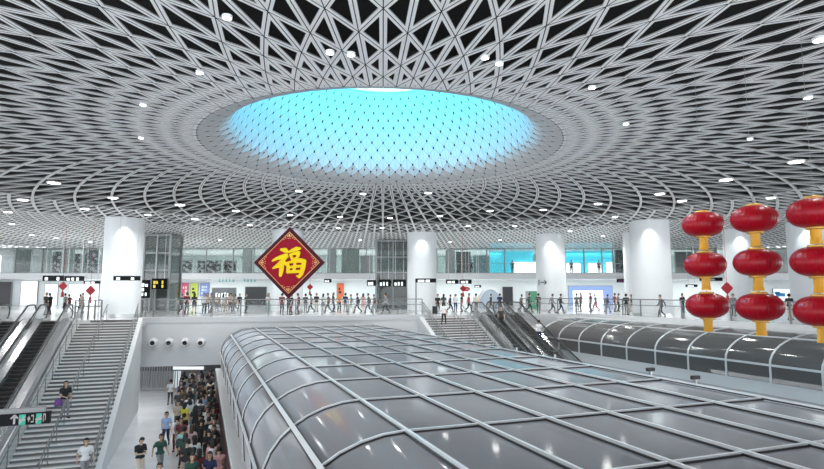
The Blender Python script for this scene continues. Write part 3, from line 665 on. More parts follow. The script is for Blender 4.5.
for a in range(4):                             # corner ornaments: stepped gold fretwork
    ca, sa = math.cos(a*math.pi/2), math.sin(a*math.pi/2); q = MB()
    for (u, v, s) in ((.77, 0, .035), (.74, .05, .022), (.74, -.05, .022), (.69, .10, .02), (.69, -.10, .02), (.72, 0, .022), (.65, .155, .018), (.65, -.155, .018), (.67, .03, .014), (.67, -.03, .014)):
        x, z = (u*ca-v*sa)*HR, (u*sa+v*ca)*HR; r = s*HR
        q.add([(x+r, -.05, z), (x, -.05, z+r), (x-r, -.05, z), (x, -.05, z-r)]+[(x+r, -.035, z), (x, -.035, z+r), (x-r, -.035, z), (x, -.035, z-r)], [(0, 1, 2, 3), (0, 4, 5, 1), (1, 5, 6, 2), (2, 6, 7, 3), (3, 7, 4, 0)])
    q.build('corner_ornament', M_gold, FUy, local=True)
# brush strokes: polylines with widths, in crop pixels of the sign (centre 245,238, half diagonal 217)
ST = [([(198, 160, 8), (222, 164, 15), (240, 176, 6)],),
      ([(146, 228, 5), (168, 216, 9), (200, 205, 13), (228, 196, 14), (234, 204, 9)],),
      ([(230, 200, 10), (208, 228, 13), (178, 258, 13), (150, 273, 5)],),
      ([(196, 232, 9), (203, 250, 14), (202, 285, 14), (196, 316, 9)],),
      ([(210, 232, 7), (226, 244, 11), (238, 258, 7)],),
      ([(242, 176, 5), (265, 166, 10), (292, 156, 13), (312, 154, 7)],),
      ([(255, 192, 8), (262, 206, 9), (268, 222, 7)],),
      ([(256, 190, 6), (280, 184, 9), (305, 180, 11), (300, 200, 10), (291, 216, 7)],),
      ([(266, 220, 7), (280, 216, 8), (294, 212, 6)],),
      ([(240, 242, 7), (244, 270, 11), (240, 296, 9)],),
      ([(240, 240, 6), (275, 232, 10), (315, 226, 14), (340, 232, 13), (334, 270, 14), (324, 305, 13), (312, 326, 8), (296, 318, 4)],),
      ([(284, 236, 8), (282, 265, 10), (278, 292, 8)],),
      ([(246, 268, 7), (280, 263, 9), (322, 260, 8)],),
      ([(240, 296, 8), (275, 293, 10), (318, 292, 9)],)]
q = MB(); SCX = HR/217
for i, (pl,) in enumerate(ST):
    y = -.06-.002*i; fine = []
    for (a, b) in zip(pl, pl[1:]):
        for u in range(5): fine.append([a[m]+(b[m]-a[m])*u/5 for m in range(3)])
    fine.append(list(pl[-1]))
    for x, z, r in fine:
        c = [((x-245+r*math.cos(t*math.pi/6))*SCX, y, (238-z+r*math.sin(t*math.pi/6))*SCX) for t in range(12)]
        q.add(c+[(a, -.035, b) for a, _, b in c], [tuple(range(12))]+[(t, 12+t, 12+(t+1) % 12, (t+1) % 12) for t in range(12)]); y -= .0001
    for a, b in zip(fine, fine[1:]):
        dx, dz = b[0]-a[0], b[1]-a[1]; L = math.hypot(dx, dz) or 1; nx, nz = -dz/L, dx/L
        c = [(a[0]+nx*a[2], a[1]+nz*a[2]), (b[0]+nx*b[2], b[1]+nz*b[2]), (b[0]-nx*b[2], b[1]-nz*b[2]), (a[0]-nx*a[2], a[1]-nz*a[2])]
        q.add([((x-245)*SCX, y, (238-z)*SCX) for x, z in c], [(0, 1, 2, 3)]); y -= .0001
q.build('character', M_yel, FUy, local=True)
for sx in (-.25, .25):
    q = MB(); q.tube([(sx, .07, HR-.25), (sx, .07, CEIL-ctr.z+.05)], .008, 5); q.build('hanging_wire', M_steel, FUy, local=True)

# ------------------------------------------------------------------ red lanterns
M_lan = mat('lantern_silk', (.30, .001, .010), .36, spec=.25); M_lrib = mat('lantern_rib', (.20, .002, .012), .4); M_lg = mat('lantern_gold', (.66, .34, .015), .45); M_lcap = mat('lantern_cap', (.62, .36, .08), .4, metal=.4)
LR, LH = .452, .285
lan = thing('red_lantern', '', 'lantern', (0, 0, -50), 0, 'red lanterns in three strings')
q = MB(); prof = [(LR*max(0.24, math.cos(t)**.74) if abs(t) < 1.5 else LR*.24, LH*math.sin(t)) for t in [math.radians(-84+168*i/18) for i in range(19)]]
q.lathe(prof, seg=112, wave=lambda j, z: 1-.014*(j % 4 in (0,))-.004*(j % 4 in (1, 3))); q.build('silk_body', M_lan, lan, True, True)
for j in range(14):
    a = 2*math.pi*j*2/28; q = MB(); q.tube([(.994*r*math.cos(a), .994*r*math.sin(a), z) for r, z in prof], .0035, 5); q.build('rib', M_lrib, lan, True, True)
for sg, nm in ((1, 'top_cap'), (-1, 'bottom_cap')):
    q = MB(); q.lathe([(0, sg*(LH+.035)), (.15, sg*(LH+.03)), (.165, sg*(LH-.01)), (.13, sg*(LH-.02))], seg=24, flip=sg < 0); q.build(nm, M_lcap, lan, True, True)
q = MB()
for j in range(28):
    a = 2*math.pi*j/28; q.tube([(.085*math.cos(a), .085*math.sin(a), -LH-.02), (.08*math.cos(a), .08*math.sin(a), -LH-.18), (.095*math.cos(a), .095*math.sin(a), -LH-.305)], .011, 4)
q.lathe([(0, -LH-.03), (.078, -LH-.03), (.072, -LH-.18), (.085, -LH-.28), (0, -LH-.28)], seg=20)
q.build('gold_tassel', M_lg, lan, local=True)
q = MB(); q.tube([(0, 0, LH), (0, 0, LH+.07)], .012, 6); q.build('cord', M_lcap, lan, local=True)
SN = ['left', 'middle', 'right']; RN = ['top', 'middle', 'bottom']; first = True
for c, (D, col3) in enumerate(((12.9, [(701.5, 224.5), (705.5, 264.5), (708.5, 305.5)]), (11.75, [(753, 219), (757, 263), (761, 307)]), (10.55, [(813, 213), (818, 262), (822.5, 311)]))):
    tp = at_y(*col3[0], D); bt = at_y(*col3[2], D); dz = (tp.z-bt.z)/2; x = (tp.x+bt.x)/2
    for r in range(3):
        p = (x, D, tp.z-dz*r); lab = 'red lantern with gold tassel, %s one on the %s string' % (RN[r], SN[c])
        if first: lan.location = p; lan['label'] = lab; o = lan; first = False
        else: o = dup(lan, p, .3*(c+r), lab)
    q = MB(); q.tube([(x, D, tp.z+LH+.05), (x, D, CEIL+.05)], .003, 5)
    tag(q.build('hanging_cord', M_mull), 'thin cord holding the %s string of red lanterns from the ceiling' % SN[c], 'cord', 'lantern cords')
# small Chinese knots
M_knot = mat('knot_red', (.42, .005, .02), .5)
for px, py, D, s, lab in ((63, 286, 48, 1.0, 'small red knot hanging below the long black sign at far left'), (90.5, 290.5, 46, 1.1, 'small red knot hanging left of the left column'),
                     (463, 288.5, 54, .85, 'small red knot hanging above the far escalators'), (727, 288, 40, 1.15, 'red knot hanging between the first and second lantern strings'), (310, 287, 60, .9, 'narrow red banner knot right of the red diamond tip')):
    p = at_y(px, py, D); t = thing('chinese_knot', lab, 'ornament', p, 0, 'small red knots'); r = .36*s
    q = MB(); k = [(r, 0), (0, r), (-r, 0), (0, -r)]; q.add([(x, -.07, z) for x, z in k]+[(x, .07, z) for x, z in k], [(0, 1, 2, 3), (7, 6, 5, 4), (0, 4, 5, 1), (1, 5, 6, 2), (2, 6, 7, 3), (3, 7, 4, 0)])
    for i in range(8):
        a = math.pi*i/4+.39; q.ball((.72*r*math.cos(a), 0, .72*r*math.sin(a)), .16*r, seg=8, rings=5)
    q.build('knot', M_knot, t, local=True)
    q = MB(); q.tube([(0, 0, -r), (0, 0, -r*1.35), (0, 0, -r*1.5), (0, 0, -r*2.6)], [.03, .06, .09, .13], 8); q.build('tassel', M_knot, t, local=True)
    q = MB(); q.tube([(0, 0, r), (0, 0, CEIL-p.z+.05)], .012, 5); q.build('cord', M_knot, t, local=True)

# ------------------------------------------------------------------ exit sign at lower left
a, c = at_y(-22, 427.5, 12.2), at_y(49, 411.5, 12.6)
t = thing('exit_sign', 'black exit sign with white arrow and green squares on a steel arm, over the escalator', 'sign', (a.x, a.y, a.z)); t.rotation_euler = (0, 0, HA)
W = (c.x-a.x)/CA; h = c.z-a.z; U = W/71
q = MB(); q.box(0, W, -.08, .08, 0, h); q.build('sign_box', M_sign, t, local=True)
q = MB(); q.box(-1.5, W*.93, -.05, .05, h+.0, h+.10); q.build('support_arm', M_rail, t, local=True)
q = MB(); q.box(-1.6, -1.42, -.09, .09, -6-a.z, h+.3); q.build('support_post', M_frame, t, local=True)
M_gr = mat('exit_green', (.01, .30, .21), .4, emit=.5); M_pale = mat('dim_white_print', (.45, .42, .42), .4)
X = lambda px: (px+22)*U
zc = h/2
q = MB(); x = X(14); q.box(x-.018, x+.018, -.10, -.08, zc-.09, zc+.06)
for sg in (-1, 1): q.bar((x, -.09, zc+.10), (x+sg*.065, -.09, zc+.025), .03, .02, up=(0, 1, 0))
q.build('arrow', M_pale, t, local=True)
for px0, px1, nm in ((18.5, 25, 'green_square'), (35.5, 41, 'green_square')):
    q = MB(); q.box(X(px0), X(px1), -.095, -.08, zc-.12, zc+.10); gsq = q.build(nm, M_gr, t, local=True)
    q = MB(); xm = (X(px0)+X(px1))/2; q.box(xm-.06, xm+.06, -.105, -.095, zc-.03, zc+.0)
    q.bar((xm-.05, -.1, zc-.08), (xm+.05, -.1, zc+.06), .025, .01, up=(0, 1, 0)); q.build('pictogram', M_pale, gsq, local=True)
q = MB()
for i, (u0, u1, v0, v1) in enumerate(((27, 29.5, -.02, .03), (28, 28.6, -.06, .06), (30.5, 33, .05, .08), (30.5, 33, -.08, -.05), (32.6, 33.1, -.08, .08), (42.5, 43.2, -.08, .09), (43.2, 45, .06, .09), (44.5, 45.2, -.05, .06))):
    q.box(X(u0), X(u1), -.09, -.08, zc+v0, zc+v1)
q.build('lettering', M_pale, t, local=True)

# ------------------------------------------------------------------ people
DG = None
def ik(a, b, l1, l2, bend):
    a, b = Vector(a), Vector(b); d = b-a; L = min(d.length, (l1+l2)*.999); d.normalize()
    x = (l1*l1-l2*l2+L*L)/(2*L); h = math.sqrt(max(0, l1*l1-x*x)); bd = Vector(bend); bd = (bd-d*bd.dot(d)).normalized()
    return a+d*x+bd*h, a+d*L
def person_parts(pose):
    """segments (p, q, r0, r1, kind); the figure faces -Y and stands on z = 0"""
    S = []; g = pose.get
    lean = g('lean', 0); bob = g('bob', 0)
    hipz = .91-bob
    pel = Vector((0, 0, hipz+.03)); chest = Vector((0, -lean*.35, hipz+.38)); neck = Vector((0, -lean*.5, hipz+.56)); nod = g('nod', 0)
    head = neck+Vector((0, -.035-nod*.07, .155-nod*.025))
    S += [(pel+Vector((-.075, 0, 0)), pel+Vector((.075, 0, 0)), .105, .105, 'pelvis'), (pel+Vector((0, 0, .14)), pel+Vector((0, .0, .03)), .115, .125, 'torso'),
          (chest+Vector((-.085, 0, 0)), chest+Vector((.085, 0, 0)), .112, .112, 'torso'), (pel+Vector((0, 0, .14)), chest, .115, .125, 'torso'),
          (chest+Vector((-.13, .01, .085)), chest+Vector((.13, .01, .085)), .07, .07, 'torso'), (neck-Vector((0, -.01, .06)), neck+Vector((0, -.015, .07)), .058, .052, 'neck')]
    f = Vector((0, -1, -nod*.7)).normalized(); u = Vector((0, -nod*.7, 1)).normalized()
    S += [(head+u*.05, head-u*.04, .093, .08, 'head'), (head+f*.03-u*.075, head+f*.035-u*.07, .06, .058, 'head'), (head+f*.088-u*.005, head+f*.105-u*.035, .012, .018, 'head')]
    for sx in (-1, 1): S.append((head+Vector((sx*.088, .01, 0))+u*.01, head+Vector((sx*.09, .012, 0))-u*.025, .016, .012, 'head'))
    for sx, key in ((-1, 'R'), (1, 'L')):
        sh = chest+Vector((sx*.185, .005, .085)); hand = Vector(g('hand'+key, (sx*.26, -.03, hipz-.11)))
        el, wr = ik(sh, hand, .29, .26, g('elb'+key, (sx*.35, 1, -.2)))
        S += [(sh, el, .056, .043, 'uparm'), (el, wr, .042, .029, 'forearm')]
        d = (wr-el).normalized(); side = Vector((sx, 0, 0)); fr = d.cross(side).normalized(); nrm_ = side
        if g('curl'+key): d2 = (d+Vector((0, -.3, .5))*g('curl'+key)).normalized()
        else: d2 = d
        S.append((wr, wr+d2*.075, .027, .034, 'hand'))
        for i, L in enumerate((.066, .075, .071, .055)):
            o = wr+d2*.08+fr*(.027-.018*i); k = o+d2*L*.5-nrm_*.006; S += [(o, k, .0105, .010, 'hand'), (k, k+(d2*.8-nrm_*.5).normalized()*L*.5, .010, .008, 'hand')]
        S.append((wr+d2*.03+fr*.025, wr+d2*.075+fr*.055, .012, .010, 'hand'))
    for sx, key in ((-1, 'R'), (1, 'L')):
        hip = pel+Vector((sx*.085, 0, -.05)); an = Vector(g('foot'+key, (sx*.10, .03, .085)))
        kn, an = ik(hip, an, .42, .415, (sx*.05, -1, 0))
        S += [(hip, kn, .088, .056, 'thigh'), (kn, an, .055, .038, 'calf')]
        td = Vector(g('toe'+key, (sx*.2, -1, -.12))).normalized()
        S += [(an+Vector((0, .02, -.03)), an+td*.13+Vector((0, 0, -.035)), .04, .036, 'foot'), (an+td*.10+Vector((0, 0, -.035)), an+td*.165+Vector((0, 0, -.04)), .036, .028, 'foot')]
    return S, dict(head=head, f=f, u=u, hipz=hipz, chest=chest)
def capsule(mb, p, q, r0, r1):
    d = (q-p); L = d.length; t = d/L if L > 1e-6 else Vector((0, 0, 1))
    up = Vector((0, 0, 1)) if abs(t.z) < .9 else Vector((1, 0, 0)); a = t.cross(up).normalized(); b = a.cross(t); vs = []; sg = 10
    rings = [(-r0*math.cos(x), r0*math.sin(x)) for x in (.35, .8, 1.25)]+[(L+r1*math.cos(x), r1*math.sin(x)) for x in (1.25, .8, .35)]
    vs = [p-t*r0]+[p+t*h+r*(math.cos(2*math.pi*j/sg)*a+math.sin(2*math.pi*j/sg)*b) for h, r in rings for j in range(sg)]+[q+t*r1]
    fs = [(0, 1+j, 1+(j+1) % sg) for j in range(sg)]
    for i in range(5):
        for j in range(sg): fs.append((1+i*sg+j, 1+(i+1)*sg+j, 1+(i+1)*sg+(j+1) % sg, 1+i*sg+(j+1) % sg))
    n = 1+6*sg; fs += [(n, n-sg+(j+1) % sg, n-sg+j) for j in range(sg)]
    mb.add(vs, [f[::-1] for f in fs])
def remesh(mb, vox, sm=4):
    me = bpy.data.meshes.new('body_tmp'); me.from_pydata(mb.v, [], mb.f); o = bpy.data.objects.new('body_tmp', me); COL.objects.link(o)
    bm = bmesh.new(); bm.from_mesh(me); bmesh.ops.recalc_face_normals(bm, faces=bm.faces); bm.to_mesh(me); bm.free()
    r = o.modifiers.new('r', 'REMESH'); r.mode = 'VOXEL'; r.voxel_size = vox
    s_ = o.modifiers.new('s', 'SMOOTH'); s_.iterations = sm; s_.factor = .5
    dg = bpy.context.evaluated_depsgraph_get(); out = bpy.data.meshes.new_from_object(o.evaluated_get(dg)); bpy.data.objects.remove(o); bpy.data.meshes.remove(me)
    return out
def mesh_sub(me, V, N, faces, keep, off, name):
    idx = {}; vs = []; fs = []
    for f in faces:
        if not all(keep[i] for i in f): continue
        g = []
        for i in f:
            if i not in idx: idx[i] = len(vs); vs.append(tuple(V[i]+N[i]*off))
            g.append(idx[i])
        fs.append(g)
    m = bpy.data.meshes.new(name); m.from_pydata(vs, [], fs); m.polygons.foreach_set('use_smooth', [True]*len(fs)); m.materials.append(MATS['skin']); return m
mat('skin', (.62, .40, .29), .5); mat('skin_tan', (.48, .29, .20), .5)
def figure(pose, sleeves='short', legs='long', hair='short', vox=.015):
    S, J = person_parts(pose); mb = MB()
    for p, q, r0, r1, k in S: capsule(mb, p, q, r0, r1)
    me = remesh(mb, vox); n = len(me.vertices)
    V = np.empty(n*3); me.vertices.foreach_get('co', V); V = V.reshape(-1, 3)
    N = np.empty(n*3); me.vertices.foreach_get('normal', N); N = N.reshape(-1, 3)
    best = np.full(n, 9e9); lab = np.zeros(n, int); tpar = np.zeros(n); kinds = ['pelvis', 'torso', 'neck', 'head', 'uparm', 'forearm', 'hand', 'thigh', 'calf', 'foot']
    for p, q, r0, r1, k in S:
        p = np.array(p); d = np.array(q)-p; L2 = max(d@d, 1e-9); t = np.clip((V-p)@d/L2, 0, 1); ds = np.linalg.norm(V-(p+t[:, None]*d), axis=1)-(r0+(r1-r0)*t)
        w_ = ds < best; best[w_] = ds[w_]; lab[w_] = kinds.index(k); tpar[w_] = t[w_]
    K = {k: lab == i for i, k in enumerate(kinds)}
    faces = [tuple(p.vertices) for p in me.polygons]; hz = J['hipz']
    shirt = K['torso'] | (K['uparm'] & ((tpar < .72) | (sleeves == 'long'))) | (K['pelvis'] & (V[:, 2] > hz+.0)) | ((K['neck']) & (tpar < .12))
    if sleeves == 'long': shirt |= K['forearm'] & (tpar < .93)
    arm = K['uparm'] | K['forearm'] | K['hand']
    tro = (K['pelvis'] & (V[:, 2] < hz+.09)) | K['thigh'] & ((tpar < .75) | (legs == 'long')) | (K['calf'] & (tpar < .93) & (legs == 'long')) | (K['torso'] & (V[:, 2] < hz+.09))
    tro &= ~arm
    shoe = K['foot'] | (K['calf'] & (tpar > .97))
    H0, f, u = np.array(J['head']), np.array(J['f']), np.array(J['u']); rel = V-H0; hu = rel@u; hf = rel@f
    hairm = K['head'] & ((hu > .065) | ((hf < .02) & (hu > -.06 if hair == 'short' else hu > -.12)))
    hairm |= (K['neck'] & (hf < -.01) & (tpar > .3)) if hair == 'long' else False
    for p in me.polygons: p.use_smooth = True
    me.materials.clear(); me.materials.append(MATS['skin'])
    D = dict(body=me, shirt=mesh_sub(me, V, N, faces, shirt, .014, 'shirt'), trousers=mesh_sub(me, V, N, faces, tro, .011, 'trousers'), shoes=mesh_sub(me, V, N, faces, shoe, .008, 'shoes'), hair=mesh_sub(me, V, N, faces, hairm, .017, 'hair'))
    # eyes, brows and (for long hair) the fall of hair are joined to the hair mesh
    x = MB(); side = np.cross(f, u)
    for sg in (-1, 1):
        c = H0+f*.088+side*.033*sg+u*.012; x.ball(c, .011, seg=6, rings=4); c = H0+f*.09+side*.034*sg+u*.034; x.ball(c, .017, (1, .5, .3), seg=6, rings=4)
    if hair == 'long':
        b = Vector(H0-f*.045); x2 = MB()
        for sx in (-.045, 0, .045): capsule(x2, b+Vector((sx, 0, .03)), b+Vector((sx*1.3, .05, -.22)), .058, .035)
        x.add(x2.v, x2.f)
    hm = D['hair']; vs = [tuple(v.co) for v in hm.vertices]+x.v; k = len(hm.vertices); fs = [tuple(p.vertices) for p in hm.polygons]+[tuple(i+k for i in t) for t in x.f]
    m2 = bpy.data.meshes.new('hair'); m2.from_pydata(vs, [], fs); m2.polygons.foreach_set('use_smooth', [True]*len(fs)); m2.materials.append(MATS['skin']); D['hair'] = m2
    if legs == 'dress':
        x = MB(); x.lathe([(.135, hz+.14), (.16, hz), (.20, hz-.2), (.24, hz-.42), (.235, hz-.42), (.15, hz-.02)], seg=24, wave=lambda j, z: 1+.03*math.sin(j*math.pi*2/4)*(z < hz-.1)); x.v = [(a, b*.8, c) for a, b, c in x.v]
        m = bpy.data.meshes.new('skirt'); m.from_pydata(x.v, [], x.f); m.polygons.foreach_set('use_smooth', [True]*len(x.f)); m.materials.append(MATS['skin']); D['skirt'] = m; D.pop('trousers')
    return D
FIG = dict(
    standing=figure({}), 
    phone=figure(dict(handR=(-.10, -.30, 1.13), elbR=(-.5, .3, -1), handL=(.08, -.30, 1.11), elbL=(.5, .3, -1), nod=.55, curlR=.5, curlL=.5)),
    walking=figure(dict(footR=(-.09, -.28, .085), footL=(.09, .34, .15), toeL=(.1, -1, -.75), handR=(-.25, .20, .86), handL=(.25, -.24, .90), lean=.06, bob=.035)),
    striding=figure(dict(footL=(.09, -.28, .085), footR=(-.09, .34, .15), toeR=(-.1, -1, -.75), handL=(.25, .20, .86), handR=(-.25, -.24, .90), lean=.06, bob=.035), sleeves='long'),
    waiting=figure(dict(handR=(-.06, -.22, 1.02), elbR=(-.6, .3, -1), handL=(.26, -.03, .80), footL=(.14, -.06, .085)), hair='long'),
    dress=figure(dict(handL=(.10, -.25, 1.08), elbL=(.6, .3, -1), curlL=.4, footR=(-.08, -.06, .085)), legs='dress', hair='long'),
    strolling=figure(dict(footR=(-.08, -.22, .085), footL=(.08, .28, .13), toeL=(.1, -1, -.6), handR=(-.24, .12, .83), handL=(.22, -.22, .95), bob=.02), legs='short', hair='long'),
    folded=figure(dict(handR=(.08, -.22, 1.16), elbR=(-.8, .1, -1), handL=(-.08, -.20, 1.20), elbL=(.8, .1, -1), nod=.15), sleeves='long'))
PAL = {'white': (.82, .83, .84), 'black': (.018, .018, .02), 'grey': (.28, .28, .29), 'light blue': (.36, .50, .78), 'navy': (.02, .03, .09), 'pink': (.78, .45, .46), 'red': (.42, .03, .04), 'dark green': (.03, .08, .06), 'yellow': (.75, .68, .05), 'beige': (.62, .54, .44), 'maroon': (.14, .02, .03), 'teal': (.30, .58, .56), 'brown': (.17, .10, .06), 'purple': (.22, .09, .36), 'cream': (.78, .72, .60), 'charcoal': (.06, .06, .065), 'orange': (.72, .25, .05)}
def cm(n): return mat('cloth_'+n.replace(' ', '_'), PAL[n], .8)
HAIRM = {'black': mat('hair_black', (.012, .010, .010), .5), 'brown': mat('hair_brown', (.06, .03, .018), .5)}
def pobj(name, me, m, par):
    o = bpy.data.objects.new(name, me); COL.objects.link(o); o.parent = par
    o.material_slots[0].link = 'OBJECT'; o.material_slots[0].material = m
    return o
USED = {}
VERB = dict(standing='standing', phone='with phone', walking='walking', striding='striding', waiting='hand raised', dress='standing', strolling='strolling', folded='arms folded')
def person(fig, loc, rz, top, bottom, hair='black', where='', sc=1, group='people', label=None, tan=False, shoes='black'):
    D = FIG[fig]
    if not label:
        label = 'person %s, %s top, %s %s, %s' % (VERB[fig], top, bottom, 'skirt' if fig == 'dress' else 'shorts' if fig == 'strolling' else 'trousers', where)
    t = thing('person', label, 'person', loc, rz, group); t.scale = (sc, sc, sc)
    b = pobj('body', D['body'], MATS['skin_tan' if tan else 'skin'], t)
    pobj('shirt', D['shirt'], cm(top), t)
    if 'skirt' in D: pobj('skirt', D['skirt'], cm(bottom), t)
    else: pobj('trousers', D['trousers'], cm(bottom), t)
    pobj('shoes', D['shoes'], cm(shoes), t); pobj('hair', D['hair'], HAIRM[hair], t)
    return t
def face(p, q): d = Vector(q)-Vector(p); return math.atan2(d.x, -d.y)      # turn so that -Y points towards q
def on_px(px, py, z): return at_z(px, py, z)
def towards_cam(p, a=0): return face(p, (0, 0, 0))+a
def head_at(px, py, floor, h=1.72):
    return Vector((*at_z(px, py, floor+h)[:2], floor))
LOWER = -6.0
def bag(name, loc, rz, c, label, kind='backpack'):
    t = thing(name, label, 'bag', loc, rz, 'carried bags'); q = MB()
    if kind == 'backpack':
        q.lathe([(0, -.21), (.12, -.21), (.155, -.15), (.16, .02), (.13, .16), (.06, .21), (0, .215)], seg=16); q.v = [(a, b*.55, c_) for a, b, c_ in q.v]; q.build('pack', cm(c), t, True, True)
        q = MB(); q.lathe([(0, -.15), (.10, -.15), (.115, -.08), (.09, .0), (0, .01)], seg=12); q.v = [(a, b*.5+.07, c_) for a, b, c_ in q.v]; q.build('pocket', cm(c), t, True, True)
        for sx in (-.1, .1): q = MB(); q.tube([(sx, -.07, .17), (sx*1.05, -.16, .20), (sx*1.1, -.30, .12), (sx*1.2, -.31, -.05), (sx*1.1, -.12, -.16)], .014, 6); q.build('strap', cm(c), t, True, True)
    else:
        q.lathe([(0, -.20), (.15, -.20), (.18, -.10), (.15, .08), (.12, .11), (.11, .10), (.14, .06), (0, -.15)], seg=14); q.v = [(a, b*.6, c_) for a, b, c_ in q.v]; q.build('sack', cm(c), t, True, True)
        q = MB(); q.tube([(-.10, 0, .09), (-.07, 0, .22), (0, 0, .27), (.07, 0, .22), (.10, 0, .09)], .01, 6); q.build('handle', cm(c), t, True, True)
    return t
def rot(p, rz, off): return Vector(p)+Matrix.Rotation(rz, 4, 'Z') @ Vector(off)
def phone(loc, rz, lab):
    t = thing('phone', lab, 'phone', rot(loc, rz, (-.01, -.34, 1.20)), rz, 'phones'); t.rotation_euler = (math.radians(-50), 0, rz)
    q = MB(); q.box(-.036, .036, -.005, .005, -.075, .075); q.build('case', M_black, t, local=True); q = MB(); q.box(-.031, .031, .005, .0065, -.068, .068); q.build('screen', M_scr, t, local=True)

# people one can tell apart in the lower hall and on the stairs
p = head_at(141, 438, LOWER); r = towards_cam(p, .5); person('phone', p, r, 'black', 'beige', label='man in black T-shirt and beige trousers looking at his phone near the stairs', sc=1.01); phone(p, r, 'phone held by the man in the black T-shirt near the stairs')
p = head_at(161, 433.5, LOWER); person('walking', p, towards_cam(p, .4), 'dark green', 'grey', label='man in dark green top and grey trousers walking beside the phone reader', tan=True)
p = head_at(167, 411.5, LOWER); person('walking', p, towards_cam(p, -.2), 'light blue', 'navy', label='man in light blue shirt and navy trousers walking alone left of the crowd')
p = head_at(171, 379.5, LOWER); r = face(p, H(-1, 60)); person('walking', p, r, 'white', 'charcoal', label='man in white shirt walking away alone near the barred gate')
p = head_at(183, 428, LOWER, 1.76); r = towards_cam(p, 2.6); person('standing', p, r, 'teal', 'black', label='man in pale teal shirt with dark shoulder bag at the near end of the crowd', sc=1.03); bag('shoulder_bag', rot(p, r, (.03, .20, 1.14)), r, 'charcoal', 'dark shoulder bag on the back of the man in the pale teal shirt')
p = head_at(160, 462, LOWER); person('walking', p, towards_cam(p), 'white', 'grey', label='person in white top cut by the lower frame edge below the dark green man', sc=1)
p = head_at(185, 403, LOWER); person('dress', p, towards_cam(p, 2.4), 'yellow', 'yellow', label='woman in bright yellow dress at the left side of the crowd')
p = head_at(192, 426, LOWER); person('waiting', p, towards_cam(p, 2.8), 'pink', 'brown', 'brown', label='woman in pink top and brown trousers behind the pale teal man')
p = head_at(213, 440, LOWER); person('waiting', p, towards_cam(p, 2.9), 'pink', 'black', label='woman in pink top and black trousers at the near right of the crowd')
bag('backpack', rot(p, towards_cam(p, 2.9), (0, .19, 1.22)), towards_cam(p, 2.9), 'white', 'white backpack worn by the woman in pink at the near right')
TAKEN = [Vector(o.location[:]) for o in COL.objects if o.name.startswith('person') and o.parent is None]
def stair_z(s, tan=.40, n=40):
    rise = 6.0/n; run = rise/tan; i = math.floor((42.0-s)/run); return -rise*(i+1)
def on_stairs(px, py):                                          # find the step under the pixel
    best = None
    for i in range(40):
        run = .15/.4; s = 42-run*(i+.5); z = -.15*(i+1); p = at_z(px, py, z); n_, s_ = p.x*CA+p.y*SA, -p.x*SA+p.y*CA
        e = abs(s_-s)
        if best is None or e < best[0]: best = (e, H(n_, s, z))
    return best[1]
p = on_stairs(63.5, 418.5); r = towards_cam(p, .25); person('waiting', p, r, 'black', 'grey', label='woman in black top and grey trousers coming down the wide stairs with a purple bag')
bag('tote_bag', rot(p, r, (-.30, -.10, .82)), r, 'purple', 'purple bag hanging beside the woman on the wide stairs', 'tote')
p = on_stairs(81, 487); person('walking', p, towards_cam(p, .2), 'white', 'grey', label='man in white shirt at the foot of the wide stairs', sc=1.04)
def far_step(n, s, tan=.5, cnt=36, top=41.2):
    rise = 6.0/cnt; run = rise/tan; i = math.floor((top-s)/run); return H(n, top-run*(i+.5), -rise*(i+1))
p = far_step(17.6, 40.0); person('walking', p, towards_cam(p, 2.9), 'white', 'black', label='person in white top and black trousers on the far staircase')
def esc_pt(n, s, top): run = .4; i = math.floor((top-1.1-s)/run); return H(n, top-1.1-run*(i+.5), -run*.5*(i+1))
p = esc_pt(21.9, 38.6, 41.6); person('standing', p, towards_cam(p), 'charcoal', 'black', label='person in charcoal top standing on the left far escalator')
p = esc_pt(23.75, 36.2, 41.2); person('folded', p, towards_cam(p, 3), 'white', 'navy', label='person in white top standing on the far escalator nearest the tunnel')

# the crowd waiting along the ledge below the glass canopy
R = random.Random(11); tops = ['black']*5+['white']*4+['charcoal']*3+['grey', 'grey', 'navy', 'pink', 'maroon', 'cream', 'light blue', 'dark green', 'brown', 'beige']+['black']*5+['white']*2
bots = ['black']*4+['navy', 'charcoal', 'grey', 'brown', 'beige', 'maroon', 'cream', 'dark green']
figs = ['standing', 'phone', 'waiting', 'dress', 'folded', 'standing', 'phone', 'strolling', 'waiting', 'walking']
seen = set(); k = 0
for row in range(38):
    s = 23.4+row*.66+.05*(row > 12)
    width = 4 if row < 22 else 5
    for c in range(width):
        n_ = .78-c*.60+R.uniform(-.09, .09)+(.28 if row % 2 else 0)-.28; s_ = s+R.uniform(-.14, .14)
        if s > 34: n_ = .78-c*.62+R.uniform(-.1, .1)
        if c == 4 and R.random() < .55: continue
        if c == 3 and R.random() < .25: continue
        p = H(n_, s_, LOWER)
        if any((p-q).length < (.85 if i_ < 9 else .6) for i_, q in enumerate(TAKEN)): continue
        hp = p.y and 412+F*p.x/(p.y*math.cos(PITCH)+(LOWER+1.7-EYE)*math.sin(PITCH))
        if hp < (177 if p.y > 26 else 184): continue
        TAKEN.append(p)
        for _ in range(60):
            f, tp, bt = R.choice(figs), R.choice(tops), R.choice(bots)
            if (f, tp, bt) not in seen: break
        seen.add((f, tp, bt)); seg = 'near' if row < 11 else 'middle' if row < 24 else 'far'
        rz = HA+(math.pi if R.random() < .72 else 0)+R.uniform(-.5, .5)
        person(f, p, rz, tp, bt, R.choice(['black', 'black', 'black', 'brown']), '%s crowd by ledge' % seg, R.uniform(.94, 1.05), 'crowd beside the ledge', tan=R.random() < .3)
        k += 1
        if R.random() < .10 and f in ('standing', 'phone'):
            cc = R.choice(['black', 'grey', 'navy', 'maroon', 'white']); bag('backpack', rot(p, rz, (0, .195, 1.2)), rz, cc, '%s backpack on the person in %s top and %s trousers, crowd' % (cc, tp, bt))
